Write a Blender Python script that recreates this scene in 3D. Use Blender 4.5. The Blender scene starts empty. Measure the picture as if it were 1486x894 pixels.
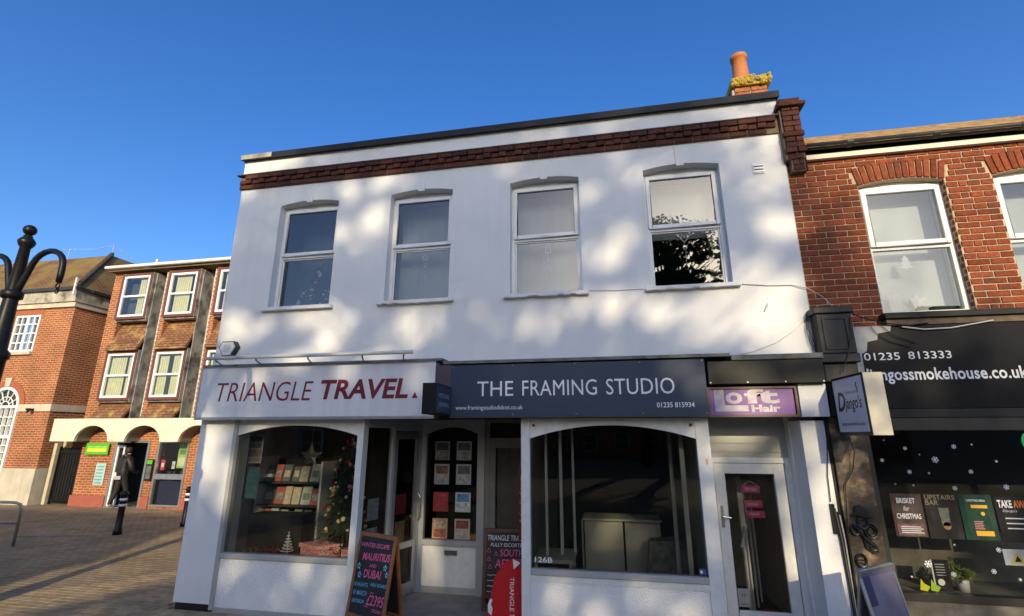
import bpy, bmesh, math, random
from math import sin, cos, pi, radians, sqrt, atan2
from mathutils import Vector, Matrix
random.seed(7)
S = bpy.context.scene
COL = S.collection
# ---------------------------------------------------------------- camera, world, sun, exposure
cam_d = bpy.data.cameras.new('camera'); cam = bpy.data.objects.new('camera', cam_d); COL.objects.link(cam)
cam_d.sensor_width = 36.0; cam_d.lens = 36.0*698.8/1486.0; cam_d.clip_end = 2000; cam_d.clip_start = .05
_p, _y, _r = radians(14.862), radians(-11.081), radians(.064)
_f = Vector((sin(_y)*cos(_p), cos(_y)*cos(_p), sin(_p))); _x = Vector((cos(_y), -sin(_y), 0)); _u = _x.cross(_f)
_x2 = _x*cos(_r)+_u*sin(_r); _u2 = _u*cos(_r)-_x*sin(_r)
cam.matrix_world = Matrix(((_x2.x, _u2.x, -_f.x, 0), (_x2.y, _u2.y, -_f.y, -5.85), (_x2.z, _u2.z, -_f.z, 2.1), (0, 0, 0, 1)))
S.camera = cam
SUN_EL, SUN_AZ = radians(19.5), radians(12.0)      # sun stands behind the camera, 12 degrees to the right of the facade's normal
SD = Vector((sin(SUN_AZ)*cos(SUN_EL), -cos(SUN_AZ)*cos(SUN_EL), sin(SUN_EL)))   # towards the sun
W = bpy.data.worlds.new('World'); S.world = W; W.use_nodes = True
nt = W.node_tree; nt.nodes.clear()
sky = nt.nodes.new('ShaderNodeTexSky'); sky.sky_type = 'NISHITA'; sky.sun_disc = False
sky.sun_elevation = SUN_EL; sky.sun_rotation = radians(168); sky.air_density = 1.0; sky.dust_density = 1.75; sky.ozone_density = 3.0; sky.altitude = 60
bg = nt.nodes.new('ShaderNodeBackground'); bg.inputs[1].default_value = .15
hs = nt.nodes.new('ShaderNodeHueSaturation'); hs.inputs['Saturation'].default_value = 1.29; hs.inputs['Hue'].default_value = .512; nt.links.new(sky.outputs[0], hs.inputs['Color'])
wo = nt.nodes.new('ShaderNodeOutputWorld'); nt.links.new(hs.outputs[0], bg.inputs[0]); nt.links.new(bg.outputs[0], wo.inputs[0])
sun_d = bpy.data.lights.new('sun', 'SUN'); sun_d.energy = 2.7; sun_d.angle = radians(.53); sun_d.color = (1, .83, .54)
sun = bpy.data.objects.new('sun', sun_d); COL.objects.link(sun); sun.rotation_euler = SD.to_track_quat('Z', 'Y').to_euler(); sun.location = (6, -30, 30)
S.view_settings.view_transform = 'Standard'; S.view_settings.look = 'None'; S.view_settings.gamma = 1
S.view_settings.exposure = .66; S.view_settings.use_curve_mapping = False
S.render.engine = 'CYCLES'

# ---------------------------------------------------------------- materials
MATS = {}
def M(name, col=(.5, .5, .5), rough=.7, var=.12, scale=6., bump=.0, bscale=80., metal=0., spec=.5, rnd=0., streak=0., patch=False, col2=None, c2amt=.5, c2scale=3., emit=0., grad=None):
    if name in MATS: return MATS[name]
    m = bpy.data.materials.new(name); m.use_nodes = True; MATS[name] = m
    t = m.node_tree; N = t.nodes; L = t.links; b = N['Principled BSDF']
    b.inputs['Roughness'].default_value = rough; b.inputs['Metallic'].default_value = metal; b.inputs['Specular IOR Level'].default_value = spec
    geo = N.new('ShaderNodeNewGeometry')
    rgb = N.new('ShaderNodeRGB'); rgb.outputs[0].default_value = (*col, 1); cur = rgb.outputs[0]
    def noise(sc, det=4, vec=None):
        n = N.new('ShaderNodeTexNoise'); n.inputs['Scale'].default_value = sc; n.inputs['Detail'].default_value = det
        L.new(vec or geo.outputs['Position'], n.inputs['Vector']); return n.outputs[0]
    def mul(cur, fac, lo, hi):
        mr = N.new('ShaderNodeMapRange'); mr.inputs[1].default_value = .3; mr.inputs[2].default_value = .7; mr.inputs[3].default_value = lo; mr.inputs[4].default_value = hi
        L.new(fac, mr.inputs[0])
        v = N.new('ShaderNodeMix'); v.data_type = 'RGBA'; v.blend_type = 'MULTIPLY'; v.inputs[0].default_value = 1
        L.new(cur, v.inputs[6]); L.new(mr.outputs[0], v.inputs[7]); return v.outputs[2]
    if col2:
        f = noise(c2scale, 6); cr = N.new('ShaderNodeMapRange'); cr.inputs[1].default_value = 1-c2amt-.08; cr.inputs[2].default_value = 1-c2amt+.08
        L.new(f, cr.inputs[0]); mx = N.new('ShaderNodeMix'); mx.data_type = 'RGBA'; L.new(cr.outputs[0], mx.inputs[0])
        L.new(cur, mx.inputs[6]); mx.inputs[7].default_value = (*col2, 1); cur = mx.outputs[2]
    if var: cur = mul(cur, noise(scale, 5), 1-var, 1+var)
    if streak:
        mp = N.new('ShaderNodeVectorMath'); mp.operation = 'MULTIPLY'; mp.inputs[1].default_value = (9, 9, .55); L.new(geo.outputs['Position'], mp.inputs[0])
        fac = noise(1., 5, mp.outputs[0])
        if patch:                                # rain streaks only where the wall stays damp
            mm = N.new('ShaderNodeMath'); mm.operation = 'MULTIPLY_ADD'; mm.inputs[1].default_value = .9; L.new(noise(.55, 3), mm.inputs[0]); L.new(fac, mm.inputs[2])
            m3 = N.new('ShaderNodeMath'); m3.operation = 'SUBTRACT'; m3.inputs[1].default_value = .38; L.new(mm.outputs[0], m3.inputs[0]); fac = m3.outputs[0]
        cur = mul(cur, fac, 1-streak, 1.0)
    if rnd:
        oi = N.new('ShaderNodeObjectInfo'); mr = N.new('ShaderNodeMapRange'); mr.inputs[3].default_value = 1-rnd; mr.inputs[4].default_value = 1+rnd
        L.new(oi.outputs['Random'], mr.inputs[0]); v = N.new('ShaderNodeMix'); v.data_type = 'RGBA'; v.blend_type = 'MULTIPLY'; v.inputs[0].default_value = 1
        L.new(cur, v.inputs[6]); L.new(mr.outputs[0], v.inputs[7]); cur = v.outputs[2]
    L.new(cur, b.inputs['Base Color'])
    if bump:
        bp = N.new('ShaderNodeBump'); bp.inputs['Strength'].default_value = bump; bp.inputs['Distance'].default_value = .01
        L.new(noise(bscale, 3), bp.inputs['Height']); L.new(bp.outputs[0], b.inputs['Normal'])
    if emit:
        L.new(cur, b.inputs['Emission Color']); b.inputs['Emission Strength'].default_value = emit
    return m
def brickmat(name, c1, c2, mortar, bw=.225, rh=.075, ms=.012, axis='wall', moss=None, mossamt=.5, bump=.5, rough=.85, bias=0., offset=.5, mossscale=1.5):
    m = bpy.data.materials.new(name); m.use_nodes = True; t = m.node_tree; N = t.nodes; L = t.links; b = N['Principled BSDF']
    b.inputs['Roughness'].default_value = rough; b.inputs['Specular IOR Level'].default_value = .3
    geo = N.new('ShaderNodeNewGeometry'); sp = N.new('ShaderNodeSeparateXYZ'); L.new(geo.outputs['Position'], sp.inputs[0])
    cb = N.new('ShaderNodeCombineXYZ')
    if axis == 'wall':
        ad = N.new('ShaderNodeMath'); ad.operation = 'ADD'; L.new(sp.outputs[0], ad.inputs[0]); L.new(sp.outputs[1], ad.inputs[1])
        L.new(ad.outputs[0], cb.inputs[0]); L.new(sp.outputs[2], cb.inputs[1])
    else:
        L.new(sp.outputs[0], cb.inputs[0]); L.new(sp.outputs[1], cb.inputs[1])
    br = N.new('ShaderNodeTexBrick'); L.new(cb.outputs[0], br.inputs['Vector'])
    br.inputs['Color1'].default_value = (*c1, 1); br.inputs['Color2'].default_value = (*c2, 1); br.inputs['Mortar'].default_value = (*mortar, 1)
    br.inputs['Scale'].default_value = 1; br.inputs['Mortar Size'].default_value = ms; br.inputs['Brick Width'].default_value = bw; br.inputs['Row Height'].default_value = rh
    br.inputs['Bias'].default_value = bias; br.offset = offset; br.inputs['Mortar Smooth'].default_value = .2
    cur = br.outputs['Color']
    n = N.new('ShaderNodeTexNoise'); n.inputs['Scale'].default_value = 1.3; n.inputs['Detail'].default_value = 8; L.new(geo.outputs['Position'], n.inputs['Vector'])
    mr = N.new('ShaderNodeMapRange'); mr.inputs[1].default_value = .3; mr.inputs[2].default_value = .7; mr.inputs[3].default_value = .75; mr.inputs[4].default_value = 1.2; L.new(n.outputs[0], mr.inputs[0])
    v = N.new('ShaderNodeMix'); v.data_type = 'RGBA'; v.blend_type = 'MULTIPLY'; v.inputs[0].default_value = 1; L.new(cur, v.inputs[6]); L.new(mr.outputs[0], v.inputs[7]); cur = v.outputs[2]
    if moss:
        n2 = N.new('ShaderNodeTexNoise'); n2.inputs['Scale'].default_value = mossscale; n2.inputs['Detail'].default_value = 10; L.new(geo.outputs['Position'], n2.inputs['Vector'])
        m2 = N.new('ShaderNodeMapRange'); m2.inputs[1].default_value = 1-mossamt-.1; m2.inputs[2].default_value = 1-mossamt+.12; L.new(n2.outputs[0], m2.inputs[0])
        x = N.new('ShaderNodeMix'); x.data_type = 'RGBA'; L.new(m2.outputs[0], x.inputs[0]); L.new(cur, x.inputs[6]); x.inputs[7].default_value = (*moss, 1); cur = x.outputs[2]
    L.new(cur, b.inputs['Base Color'])
    bp = N.new('ShaderNodeBump'); bp.inputs['Strength'].default_value = bump; bp.inputs['Distance'].default_value = .01; bp.invert = True
    L.new(br.outputs['Fac'], bp.inputs['Height']); L.new(bp.outputs[0], b.inputs['Normal'])
    MATS[name] = m; return m
def glassmat(name, tint=(.85, .88, .88), refl=1.6, base=.03):
    m = bpy.data.materials.new(name); m.use_nodes = True; t = m.node_tree; N = t.nodes; L = t.links; N.clear()
    o = N.new('ShaderNodeOutputMaterial'); mx = N.new('ShaderNodeMixShader'); tr = N.new('ShaderNodeBsdfTransparent'); gl = N.new('ShaderNodeBsdfGlossy')
    tr.inputs[0].default_value = (*tint, 1); gl.inputs[0].default_value = (1, 1, 1, 1); gl.inputs['Roughness'].default_value = .015
    # gentle waviness of old float glass
    geo = N.new('ShaderNodeNewGeometry'); ns = N.new('ShaderNodeTexNoise'); ns.inputs['Scale'].default_value = 1.2; ns.inputs['Detail'].default_value = 0
    L.new(geo.outputs['Position'], ns.inputs['Vector']); bp = N.new('ShaderNodeBump'); bp.inputs['Strength'].default_value = .12; bp.inputs['Distance'].default_value = .03
    L.new(ns.outputs[0], bp.inputs['Height']); L.new(bp.outputs[0], gl.inputs['Normal'])
    fr = N.new('ShaderNodeFresnel'); fr.inputs[0].default_value = 1.5
    ma = N.new('ShaderNodeMath'); ma.operation = 'MULTIPLY_ADD'; ma.inputs[1].default_value = refl; ma.inputs[2].default_value = base; ma.use_clamp = True
    L.new(fr.outputs[0], ma.inputs[0]); L.new(ma.outputs[0], mx.inputs[0]); L.new(tr.outputs[0], mx.inputs[1]); L.new(gl.outputs[0], mx.inputs[2]); L.new(mx.outputs[0], o.inputs[0])
    MATS[name] = m; return m

white = M('white_render', (.78, .78, .77), .85, .04, 1.6, .55, 130, streak=.04, patch=True)
rough_white = M('roughcast_white', (.80, .80, .79), .9, .05, 5, 1.0, 70)
wtrim = M('white_trim', (.74, .74, .71), .45, .07, 12, .1, 60, streak=.06)
pvc = M('white_pvc', (.80, .80, .79), .3, .03, 3)
brickm = M('red_brick', (.24, .060, .026), .9, .28, 30, .6, 120, rnd=.26, spec=.25, col2=(.17, .06, .035), c2amt=.4, c2scale=7)
brickd = M('dark_brick', (.085, .030, .020), .85, .3, 26, .6, 120, rnd=.35, spec=.3)
mortar = M('mortar', (.54, .42, .28), .95, .18, 14, .6, 150)
dmortar = M('dark_mortar', (.16, .11, .08), .95, .2, 14, .5, 150)
charcoal = M('charcoal_metal', (.035, .036, .038), .5, .2, 3, streak=.15)
black = M('black_paint', (.010, .010, .011), .4, .2, 5, streak=.1, spec=.25)
blackmat = M('black_matt', (.012, .011, .010), .7, .3, 6)
lead = M('lead_sheet', (.36, .34, .31), .7, .4, 2.3, 1.6, 7, streak=.3, metal=.05, col2=(.13, .12, .11), c2amt=.42, c2scale=3.5)
stone = M('pale_stone', (.60, .54, .42), .85, .14, 2.2, .3, 40, streak=.16)
stained = M('stained_stone', (.50, .46, .37), .9, .2, 3, .3, 40, streak=.3, col2=(.15, .13, .10), c2amt=.42, c2scale=2.5)
cream = M('cream_render', (.82, .76, .58), .85, .07, 2, .3, 80, streak=.14)
concrete = M('lobby_concrete', (.26, .24, .21), .8, .2, 5, .25, 60)
greyp = M('grey_paint', (.40, .40, .38), .5, .08, 4, streak=.06)
alu = M('aluminium', (.50, .51, .52), .35, .1, 9, metal=.8)
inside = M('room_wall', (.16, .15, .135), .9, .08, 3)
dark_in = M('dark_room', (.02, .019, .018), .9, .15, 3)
floor_in = M('room_floor', (.10, .085, .07), .7, .15, 4)
steel = M('brushed_steel', (.42, .42, .41), .3, .12, 20, metal=.9)
wood = M('varnished_wood', (.30, .11, .035), .45, .25, 14, .15, 60, streak=.25)
dwood = M('dark_wood', (.10, .035, .018), .45, .25, 14, streak=.25)
chalk = M('chalkboard', (.012, .013, .016), .55, .4, 9)
pink = M('pink_chalk', (.80, .13, .30), .9, .15, 60)
blue = M('blue_chalk', (.16, .52, .74), .9, .15, 60)
wchalk = M('white_chalk', (.72, .72, .72), .9, .15, 60)
purple = M('purple_vinyl', (.24, .10, .33), .45, .14, 6, streak=.15)
lilac = M('lilac_vinyl', (.52, .46, .50), .5, .22, 14)
navy = M('slate_blue_panel', (.034, .054, .092), .4, .06, 3, spec=.3)
plum = M('plum_panel', (.065, .05, .075), .4, .08, 3)
signwhite = M('sign_white', (.74, .75, .77), .4, .05, 2, streak=.13)
maroon = M('maroon_vinyl', (.17, .012, .022), .4, .05, 8)
paintwhite = M('white_vinyl', (.80, .80, .80), .4, .03, 8)
green = M('green_sign', (.10, .46, .03), .4, .08, 4)
yellowp = M('yellow_print', (.80, .66, .05), .5, .06, 8)
redcloth = M('red_cloth', (.42, .012, .016), .6, .1, 10)
terracotta = M('terracotta', (.50, .17, .06), .75, .12, 12, .2, 60)
lichen = M('lichen_mortar', (.46, .33, .04), .95, .3, 24, 1., 60, col2=(.30, .26, .18), c2amt=.4, c2scale=18)
paper = M('paper', (.66, .64, .60), .6, .06, 12)
glass = glassmat('window_glass')
glass_up = glassmat('upper_window_glass', (.74, .79, .80), 1.6, .035)
glass_shop = glassmat('shop_glass', (.80, .81, .79), .5, .0)
blind = M('net_blind', (.34, .37, .38), .9, .06, 3)
blind_pale = M('pale_blind', (.40, .43, .42), .9, .04, 3)
dark_pane = M('dark_curtain', (.035, .04, .05), .9, .2, 3)
po_brick = brickmat('orange_brick', (.40, .105, .036), (.27, .07, .028), (.46, .31, .17))
po_roof = brickmat('mossy_tiles', (.27, .14, .06), (.20, .10, .045), (.09, .05, .03), .18, .075, .014, moss=(.22, .16, .05), mossamt=.5, bump=1.)
skirt_tile = brickmat('hung_tiles', (.34, .16, .08), (.24, .11, .055), (.16, .07, .04), .17, .085, .012, moss=(.50, .37, .12), mossamt=.38, bump=1., mossscale=4)
moss_roof = brickmat('green_moss_roof', (.16, .085, .05), (.12, .07, .04), (.06, .04, .03), .18, .09, .014, moss=(.12, .12, .03), mossamt=.6, bump=1.)
orange_roof = brickmat('lichen_tile_roof', (.48, .20, .08), (.38, .15, .06), (.12, .06, .03), .17, .06, .02, moss=(.56, .36, .12), mossamt=.52, bump=1., mossscale=8)
pave_mat = brickmat('block_paving', (.36, .27, .145), (.27, .195, .105), (.14, .10, .06), .2, .1, .008, axis='ground', bump=.4, moss=(.24, .19, .13), mossamt=.4, mossscale=.6)
paver = M('paver_block', (.32, .235, .125), .9, .22, 9, .4, 90, rnd=.22)

# ---------------------------------------------------------------- mesh helpers
ORG = {}
def tag(o, label=None, cat=None, group=None, kind=None):
    if label: o['label'] = label
    if cat: o['category'] = cat
    if group: o['group'] = group
    if kind: o['kind'] = kind
    return o
def thing(name, label, cat, loc=(0, 0, 0), rot=None, group=None, world=True):
    o = bpy.data.objects.new(name, None); COL.objects.link(o); o.empty_display_size = .1; o.location = loc
    if rot: o.rotation_euler = rot
    ORG[o] = Vector(loc) if world else Vector((0, 0, 0))
    return tag(o, label, cat, group)
class MB:
    def __init__(s): s.v = []; s.f = []; s.mi = []; s.T = None; s.marks = []
    def mark(s): s.marks.append(len(s.f)); return s
    def add(s, vs, fs, m=0):
        n = len(s.v)
        s.v += [Vector(v) if s.T is None else s.T @ Vector(v) for v in vs]
        for f in fs: s.f.append([n+i for i in f]); s.mi.append(m)
        return s
    def box(s, x0, x1, y0, y1, z0, z1, m=0):
        return s.add([(x0, y0, z0), (x1, y0, z0), (x1, y1, z0), (x0, y1, z0), (x0, y0, z1), (x1, y0, z1), (x1, y1, z1), (x0, y1, z1)],
                     [(0, 3, 2, 1), (4, 5, 6, 7), (0, 1, 5, 4), (1, 2, 6, 5), (2, 3, 7, 6), (3, 0, 4, 7)], m)
    def quad(s, a, b, c, d, m=0): return s.add([a, b, c, d], [(0, 1, 2, 3)], m)
    def hexa(s, bot, top, m=0):
        n = len(bot); return s.add(list(bot)+list(top), [tuple(range(n))[::-1], tuple(range(n, 2*n))]+[(i, (i+1) % n, n+(i+1) % n, n+i) for i in range(n)], m)
    def prism(s, poly, y0, y1, m=0):            # polygon in x,z extruded along y
        a = sum(p[0]*q[1]-q[0]*p[1] for p, q in zip(poly, poly[1:]+poly[:1]))
        if a < 0: poly = poly[::-1]
        return s.hexa([(p[0], y1, p[1]) for p in poly], [(p[0], y0, p[1]) for p in poly], m) if False else s.hexa([(p[0], y0, p[1]) for p in poly][::-1], [(p[0], y1, p[1]) for p in poly][::-1], m)
    def prismx(s, poly, x0, x1, m=0):           # polygon in y,z extruded along x
        return s.hexa([(x0, p[0], p[1]) for p in poly], [(x1, p[0], p[1]) for p in poly], m)
    def cyl(s, a, b, r0, r1=None, n=10, m=0, cap=True):
        a = Vector(a); b = Vector(b); r1 = r0 if r1 is None else r1; d = (b-a).normalized(); u = d.orthogonal().normalized(); w = d.cross(u)
        ps = [(a+(u*cos(2*pi*i/n)+w*sin(2*pi*i/n))*r0) for i in range(n)]+[(b+(u*cos(2*pi*i/n)+w*sin(2*pi*i/n))*r1) for i in range(n)]
        fs = [(i, (i+1) % n, n+(i+1) % n, n+i) for i in range(n)]
        if cap: fs += [tuple(range(n))[::-1], tuple(range(n, 2*n))]
        return s.add(ps, fs, m)
    def tube(s, pts, r, n=6, m=0):
        pts = [Vector(p) for p in pts]; rs = r if isinstance(r, (list, tuple)) else [r]*len(pts)
        vs = []; u = None
        for i, p in enumerate(pts):
            d = (pts[min(i+1, len(pts)-1)]-pts[max(i-1, 0)]).normalized()
            u = d.orthogonal().normalized() if u is None else (u-d*u.dot(d)).normalized()
            w = d.cross(u); vs += [p+(u*cos(2*pi*k/n)+w*sin(2*pi*k/n))*rs[i] for k in range(n)]
        fs = [(i*n+k, i*n+(k+1) % n, (i+1)*n+(k+1) % n, (i+1)*n+k) for i in range(len(pts)-1) for k in range(n)]
        fs += [tuple(range(n))[::-1], tuple(range((len(pts)-1)*n, len(pts)*n))]
        return s.add(vs, fs, m)
    def lathe(s, prof, c, n=16, m=0, ax='z'):
        vs = []
        for r, h in prof:
            for k in range(n):
                a = 2*pi*k/n; q = (r*cos(a), r*sin(a), h) if ax == 'z' else (r*cos(a), h, r*sin(a))
                vs.append((c[0]+q[0], c[1]+q[1], c[2]+q[2]))
        fs = [(i*n+k, i*n+(k+1) % n, (i+1)*n+(k+1) % n, (i+1)*n+k) for i in range(len(prof)-1) for k in range(n)]
        fs += [tuple(range(n))[::-1], tuple(range((len(prof)-1)*n, len(prof)*n))]
        return s.add(vs, fs, m)
    def ball(s, c, r, n=10, m=0, sz=1.):
        return s.lathe([(max(r*sin(pi*i/6), r*.02), -r*sz*cos(pi*i/6)) for i in range(7)], c, n, m)
    def build(s, name, mats, parent=None, smooth=False, bevel=0., loc=None):
        if not isinstance(mats, (list, tuple)): mats = [mats]
        if s.marks:                              # separate pieces (one line of lettering each) become objects of their own
            cuts = sorted(set([0]+s.marks+[len(s.f)])); first = None
            for a, b in zip(cuts[:-1], cuts[1:]):
                ids = sorted({i for f in s.f[a:b] for i in f}); mp = {k: n for n, k in enumerate(ids)}; q = MB()
                q.v = [s.v[i] for i in ids]; q.f = [[mp[i] for i in f] for f in s.f[a:b]]; q.mi = s.mi[a:b]
                o = q.build(name, mats, parent, smooth, bevel); first = first or o
            return first
        mn = Vector([min(v[i] for v in s.v) for i in range(3)]); mxv = Vector([max(v[i] for v in s.v) for i in range(3)])
        c = Vector(((mn.x+mxv.x)/2, (mn.y+mxv.y)/2, mn.z))
        me = bpy.data.meshes.new(name); me.from_pydata([v-c for v in s.v], [], s.f)
        for m in mats: me.materials.append(m)
        if len(mats) > 1: me.polygons.foreach_set('material_index', s.mi)
        if smooth: me.polygons.foreach_set('use_smooth', [True]*len(me.polygons))
        if bevel:
            bm = bmesh.new(); bm.from_mesh(me); bmesh.ops.remove_doubles(bm, verts=bm.verts, dist=1e-5)
            bmesh.ops.bevel(bm, geom=bm.edges[:], offset=bevel, segments=1, affect='EDGES', clamp_overlap=True); bm.to_mesh(me); bm.free()
        me.update()
        o = bpy.data.objects.new(name, me); COL.objects.link(o)
        if parent is not None: o.parent = parent; o.location = c-ORG[parent]
        else: o.location = c
        ORG[o] = c
        return o
def bx(name, m, parent, *a, bevel=0.): return MB().box(*a).build(name, m, parent, bevel=bevel)
def one(name, mb, m, label, cat, group=None, smooth=False):
    return tag(mb.build(name, m, None, smooth), label, cat, group)
_dg = None
def text_geo(s, shear=0., offset=0., space=1.):
    cu = bpy.data.curves.new('t', 'FONT'); cu.body = s; cu.shear = shear; cu.offset = offset; cu.space_character = space; cu.resolution_u = 3
    o = bpy.data.objects.new('t', cu); COL.objects.link(o)
    dg = bpy.context.evaluated_depsgraph_get(); me = bpy.data.meshes.new_from_object(o.evaluated_get(dg))
    vs = [v.co.copy() for v in me.vertices]; fs = [tuple(p.vertices) for p in me.polygons]
    bpy.data.objects.remove(o); bpy.data.curves.remove(cu); bpy.data.meshes.remove(me)
    return vs, fs
def text(mb, s, u0, u1, v0, v1, fn, shear=0., offset=0., space=1., m=0, rot=0.):
    """lettering fitted to the box u0..u1, v0..v1; fn maps (u, v) to 3-D"""
    vs, fs = text_geo(s, shear, offset, space)
    if not vs: return
    a, b = min(v.x for v in vs), max(v.x for v in vs); c, d = min(v.y for v in vs), max(v.y for v in vs)
    out = []
    for v in vs:
        u = u0+(v.x-a)/(b-a)*(u1-u0); w = v0+(v.y-c)/(d-c)*(v1-v0)
        if rot: w += (u-(u0+u1)/2)*rot
        out.append(fn(u, w))
    if mb.f: mb.mark()
    mb.add(out, fs, m)
def front(y): return lambda u, v: (u, y, v)
def seg_arch(x0, x1, z, rise, n=12):            # points of a segmental arch, left to right
    return [(x0+(x1-x0)*i/n, z+rise*(1-(2*i/n-1)**2)) for i in range(n+1)]
def wall_open(mb, x0, x1, y0, y1, z0, z1, ops):
    """front wall slab with openings (a,b,c,d,rise)"""
    ops = sorted(ops); cur = x0
    for a, b, c, d, r in ops:
        if a > cur: mb.box(cur, a, y0, y1, z0, z1)
        if c > z0: mb.box(a, b, y0, y1, z0, c)
        if r: mb.prism([(a, z1)]+seg_arch(a, b, d, r)+[(b, z1)], y0, y1)
        elif d < z1: mb.box(a, b, y0, y1, d, z1)
        cur = b
    if cur < x1: mb.box(cur, x1, y0, y1, z0, z1)
def ring(mb, x0, x1, z0, z1, y0, y1, w, m=0, wb=None):
    wb = w if wb is None else wb
    mb.box(x0, x0+w, y0, y1, z0, z1, m); mb.box(x1-w, x1, y0, y1, z0, z1, m); mb.box(x0+w, x1-w, y0, y1, z1-w, z1, m); mb.box(x0+w, x1-w, y0, y1, z0, z0+wb, m)
# shared brick meshes (unit length along x scaled per object)
def brick_mesh(name, mat, L=.2125, D=.05, H=.0645):
    mb = MB().box(-L/2, L/2, 0, D, 0, H); o = mb.build(name, mat, None, bevel=.004); me = o.data
    for v in me.vertices: v.co.z -= 0
    bpy.data.objects.remove(o); ORG.clear() if False else None
    # build() centres y; shift so that the face is at y = 0
    ymin = min(v.co.y for v in me.vertices)
    for v in me.vertices: v.co.y -= ymin
    return me
def place(name, me, parent, loc, sx=1., rot=None, sz=1.):
    o = bpy.data.objects.new(name, me); COL.objects.link(o); o.parent = parent; o.location = Vector(loc)-ORG[parent]
    o.scale = (sx, 1, sz)
    if rot: o.rotation_euler = rot
    return o

# ================================================================ GROUND
g = MB().quad((-150, -150, 0), (150, -150, 0), (150, 150, 0), (-150, 150, 0)).build('ground', M('far_ground', (.24, .20, .14), .95, .2, .5)); g['kind'] = 'structure'
pv = MB().quad((-40, -14, .004), (12, -14, .004), (12, 14, .004), (-40, 14, .004)).build('pavement', pave_mat); pv['kind'] = 'structure'
pm = MB().box(-.0965, .0965, -.0465, .0465, 0, .012).build('paver_src', paver, None, bevel=.003); pmesh = pm.data; bpy.data.objects.remove(pm)
stuffp = MB(); npv = 0
cells = []
for j in range(-6, 62):
    for i in range(-60, -20):
        x = i*.2+(.1 if j % 2 else 0); y = j*.1
        if x > -5.55 and y > -.1: continue
        # distance from the viewpoint decides which ones are single pieces
        vis = x < -.93*(y+5.85)+1.4 and x > -1.45*(y+5.85)-.6
        cells.append((sqrt(x*x+(y+5.85)**2)+(0 if vis else 50), x, y))
cells.sort()
for d, x, y in cells:
    if npv < 290 and d < 50:
        o = place('paver', pmesh, pv, (x, y, .005+random.uniform(0, .0025)), rot=(random.uniform(-.008, .008), random.uniform(-.005, .005), random.uniform(-.012, .012))); npv += 1
    else:
        z = .005; h = .0465; l = .0965; t = .0118+random.uniform(0, .002)
        stuffp.add([(x-l, y-h, z), (x+l, y-h, z), (x+l, y+h, z), (x-l, y+h, z), (x-l, y-h, z+t), (x+l, y-h, z+t), (x+l, y+h, z+t), (x-l, y+h, z+t)], [(4, 5, 6, 7), (0, 1, 5, 4), (1, 2, 6, 5), (3, 0, 4, 7)])
pf = stuffp.build('paver_field', pave_mat, pv); pf['kind'] = 'stuff'
# pale drainage line across the street
dl = MB().add([(-12.6, 3.02, .0215), (-10.6, 3.75, .0215), (-10.6, 3.83, .0215), (-12.6, 3.10, .0215)], [(0, 1, 2, 3)]).build('drain_line', M('drain_stone', (.30, .27, .23), .9), pv)

# ================================================================ WHITE BUILDING
XL, XR = -5.44, 2.30
wb = thing('white_building', 'white rendered two-storey building with shopfronts and brick cornice', 'building', (-1.5, 2, 0))
WINS = [(-4.705, -3.745), (-2.925, -1.995), (-1.175, -.24), (.595, 1.53)]
ZS, ZT = 3.85, 5.455
mb = MB(); wall_open(mb, XL, XR, 0, .3, 2.995, 6.0, [(a, b, ZS, ZT, .05) for a, b in WINS]); wall = mb.build('wall', white, wb)
mb = MB().box(XL, XR, -.012, .3, 6.0, 6.285); mb.build('parapet', white, wb)
mb = MB().box(XL, XL+.3, .3, 6, 0, 6.285).box(XR-.3, XR, .3, 6, 0, 6.2).box(XL, XR, 6, 6.3, 0, 6.285); mb.build('side_wall', white, wb)
bx('roof', M('felt_roof', (.06, .06, .06), .9), wb, XL+.3, XR-.3, .3, 6, 5.95, 6.05)
mb = MB().box(XL-.03, XR+.03, -.06, .33, 6.286, 6.36).box(XL-.03, XR+.03, -.075, -.0605, 6.272, 6.365); mb.build('coping', M('dark_coping', (.016, .016, .018), .6, .25, 3, spec=.3), wb)
bx('coping_end', stained, wb, XL-.034, XL+.5, -.079, -.0755, 6.285, 6.363)
bx('first_floor', inside, wb, XL+.3, XR-.3, .3, 6, 2.75, 2.95)
bx('upper_room', M('upper_room_wall', (.12, .12, .12), .9), wb, XL+.3, XR-.3, 3.2, 3.3, 2.96, 5.94)
# brick cornice: three courses
bl = brick_mesh('brick_stretcher', brickd); bh = brick_mesh('brick_header', brickd, .102); bthin = brick_mesh('brick_tile', brickd, .2125, .09, .045)
cor = MB().box(XL-.02, XR-.03, -.022, -.0125, 5.785, 6.005).build('cornice', dmortar, wb)
n = int((XR-XL)/.2235)
for i in range(n+1):
    x = XL+.09+i*.2235
    if x < XR-.12: place('brick', bl, cor, (x, -.034-random.uniform(0, .003), 5.789))
    x2 = XL+.09+.11+i*.2235
    if x2 < XR-.1: place('brick', bl, cor, (x2, -.072-random.uniform(0, .004), 5.937))
for i in range(2*n+1):
    x = XL+.035+i*.1117
    if x < XR-.06: place('brick', bh, cor, (x, (-.066 if i % 2 else -.046)-random.uniform(0, .003), 5.863)); 
bx('cornice_capping', M('cement_cap', (.10, .07, .05), .9, .3, 12), cor, XL-.06, XR-.02, -.08, -.0125, 6.006, 6.02)
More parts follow.
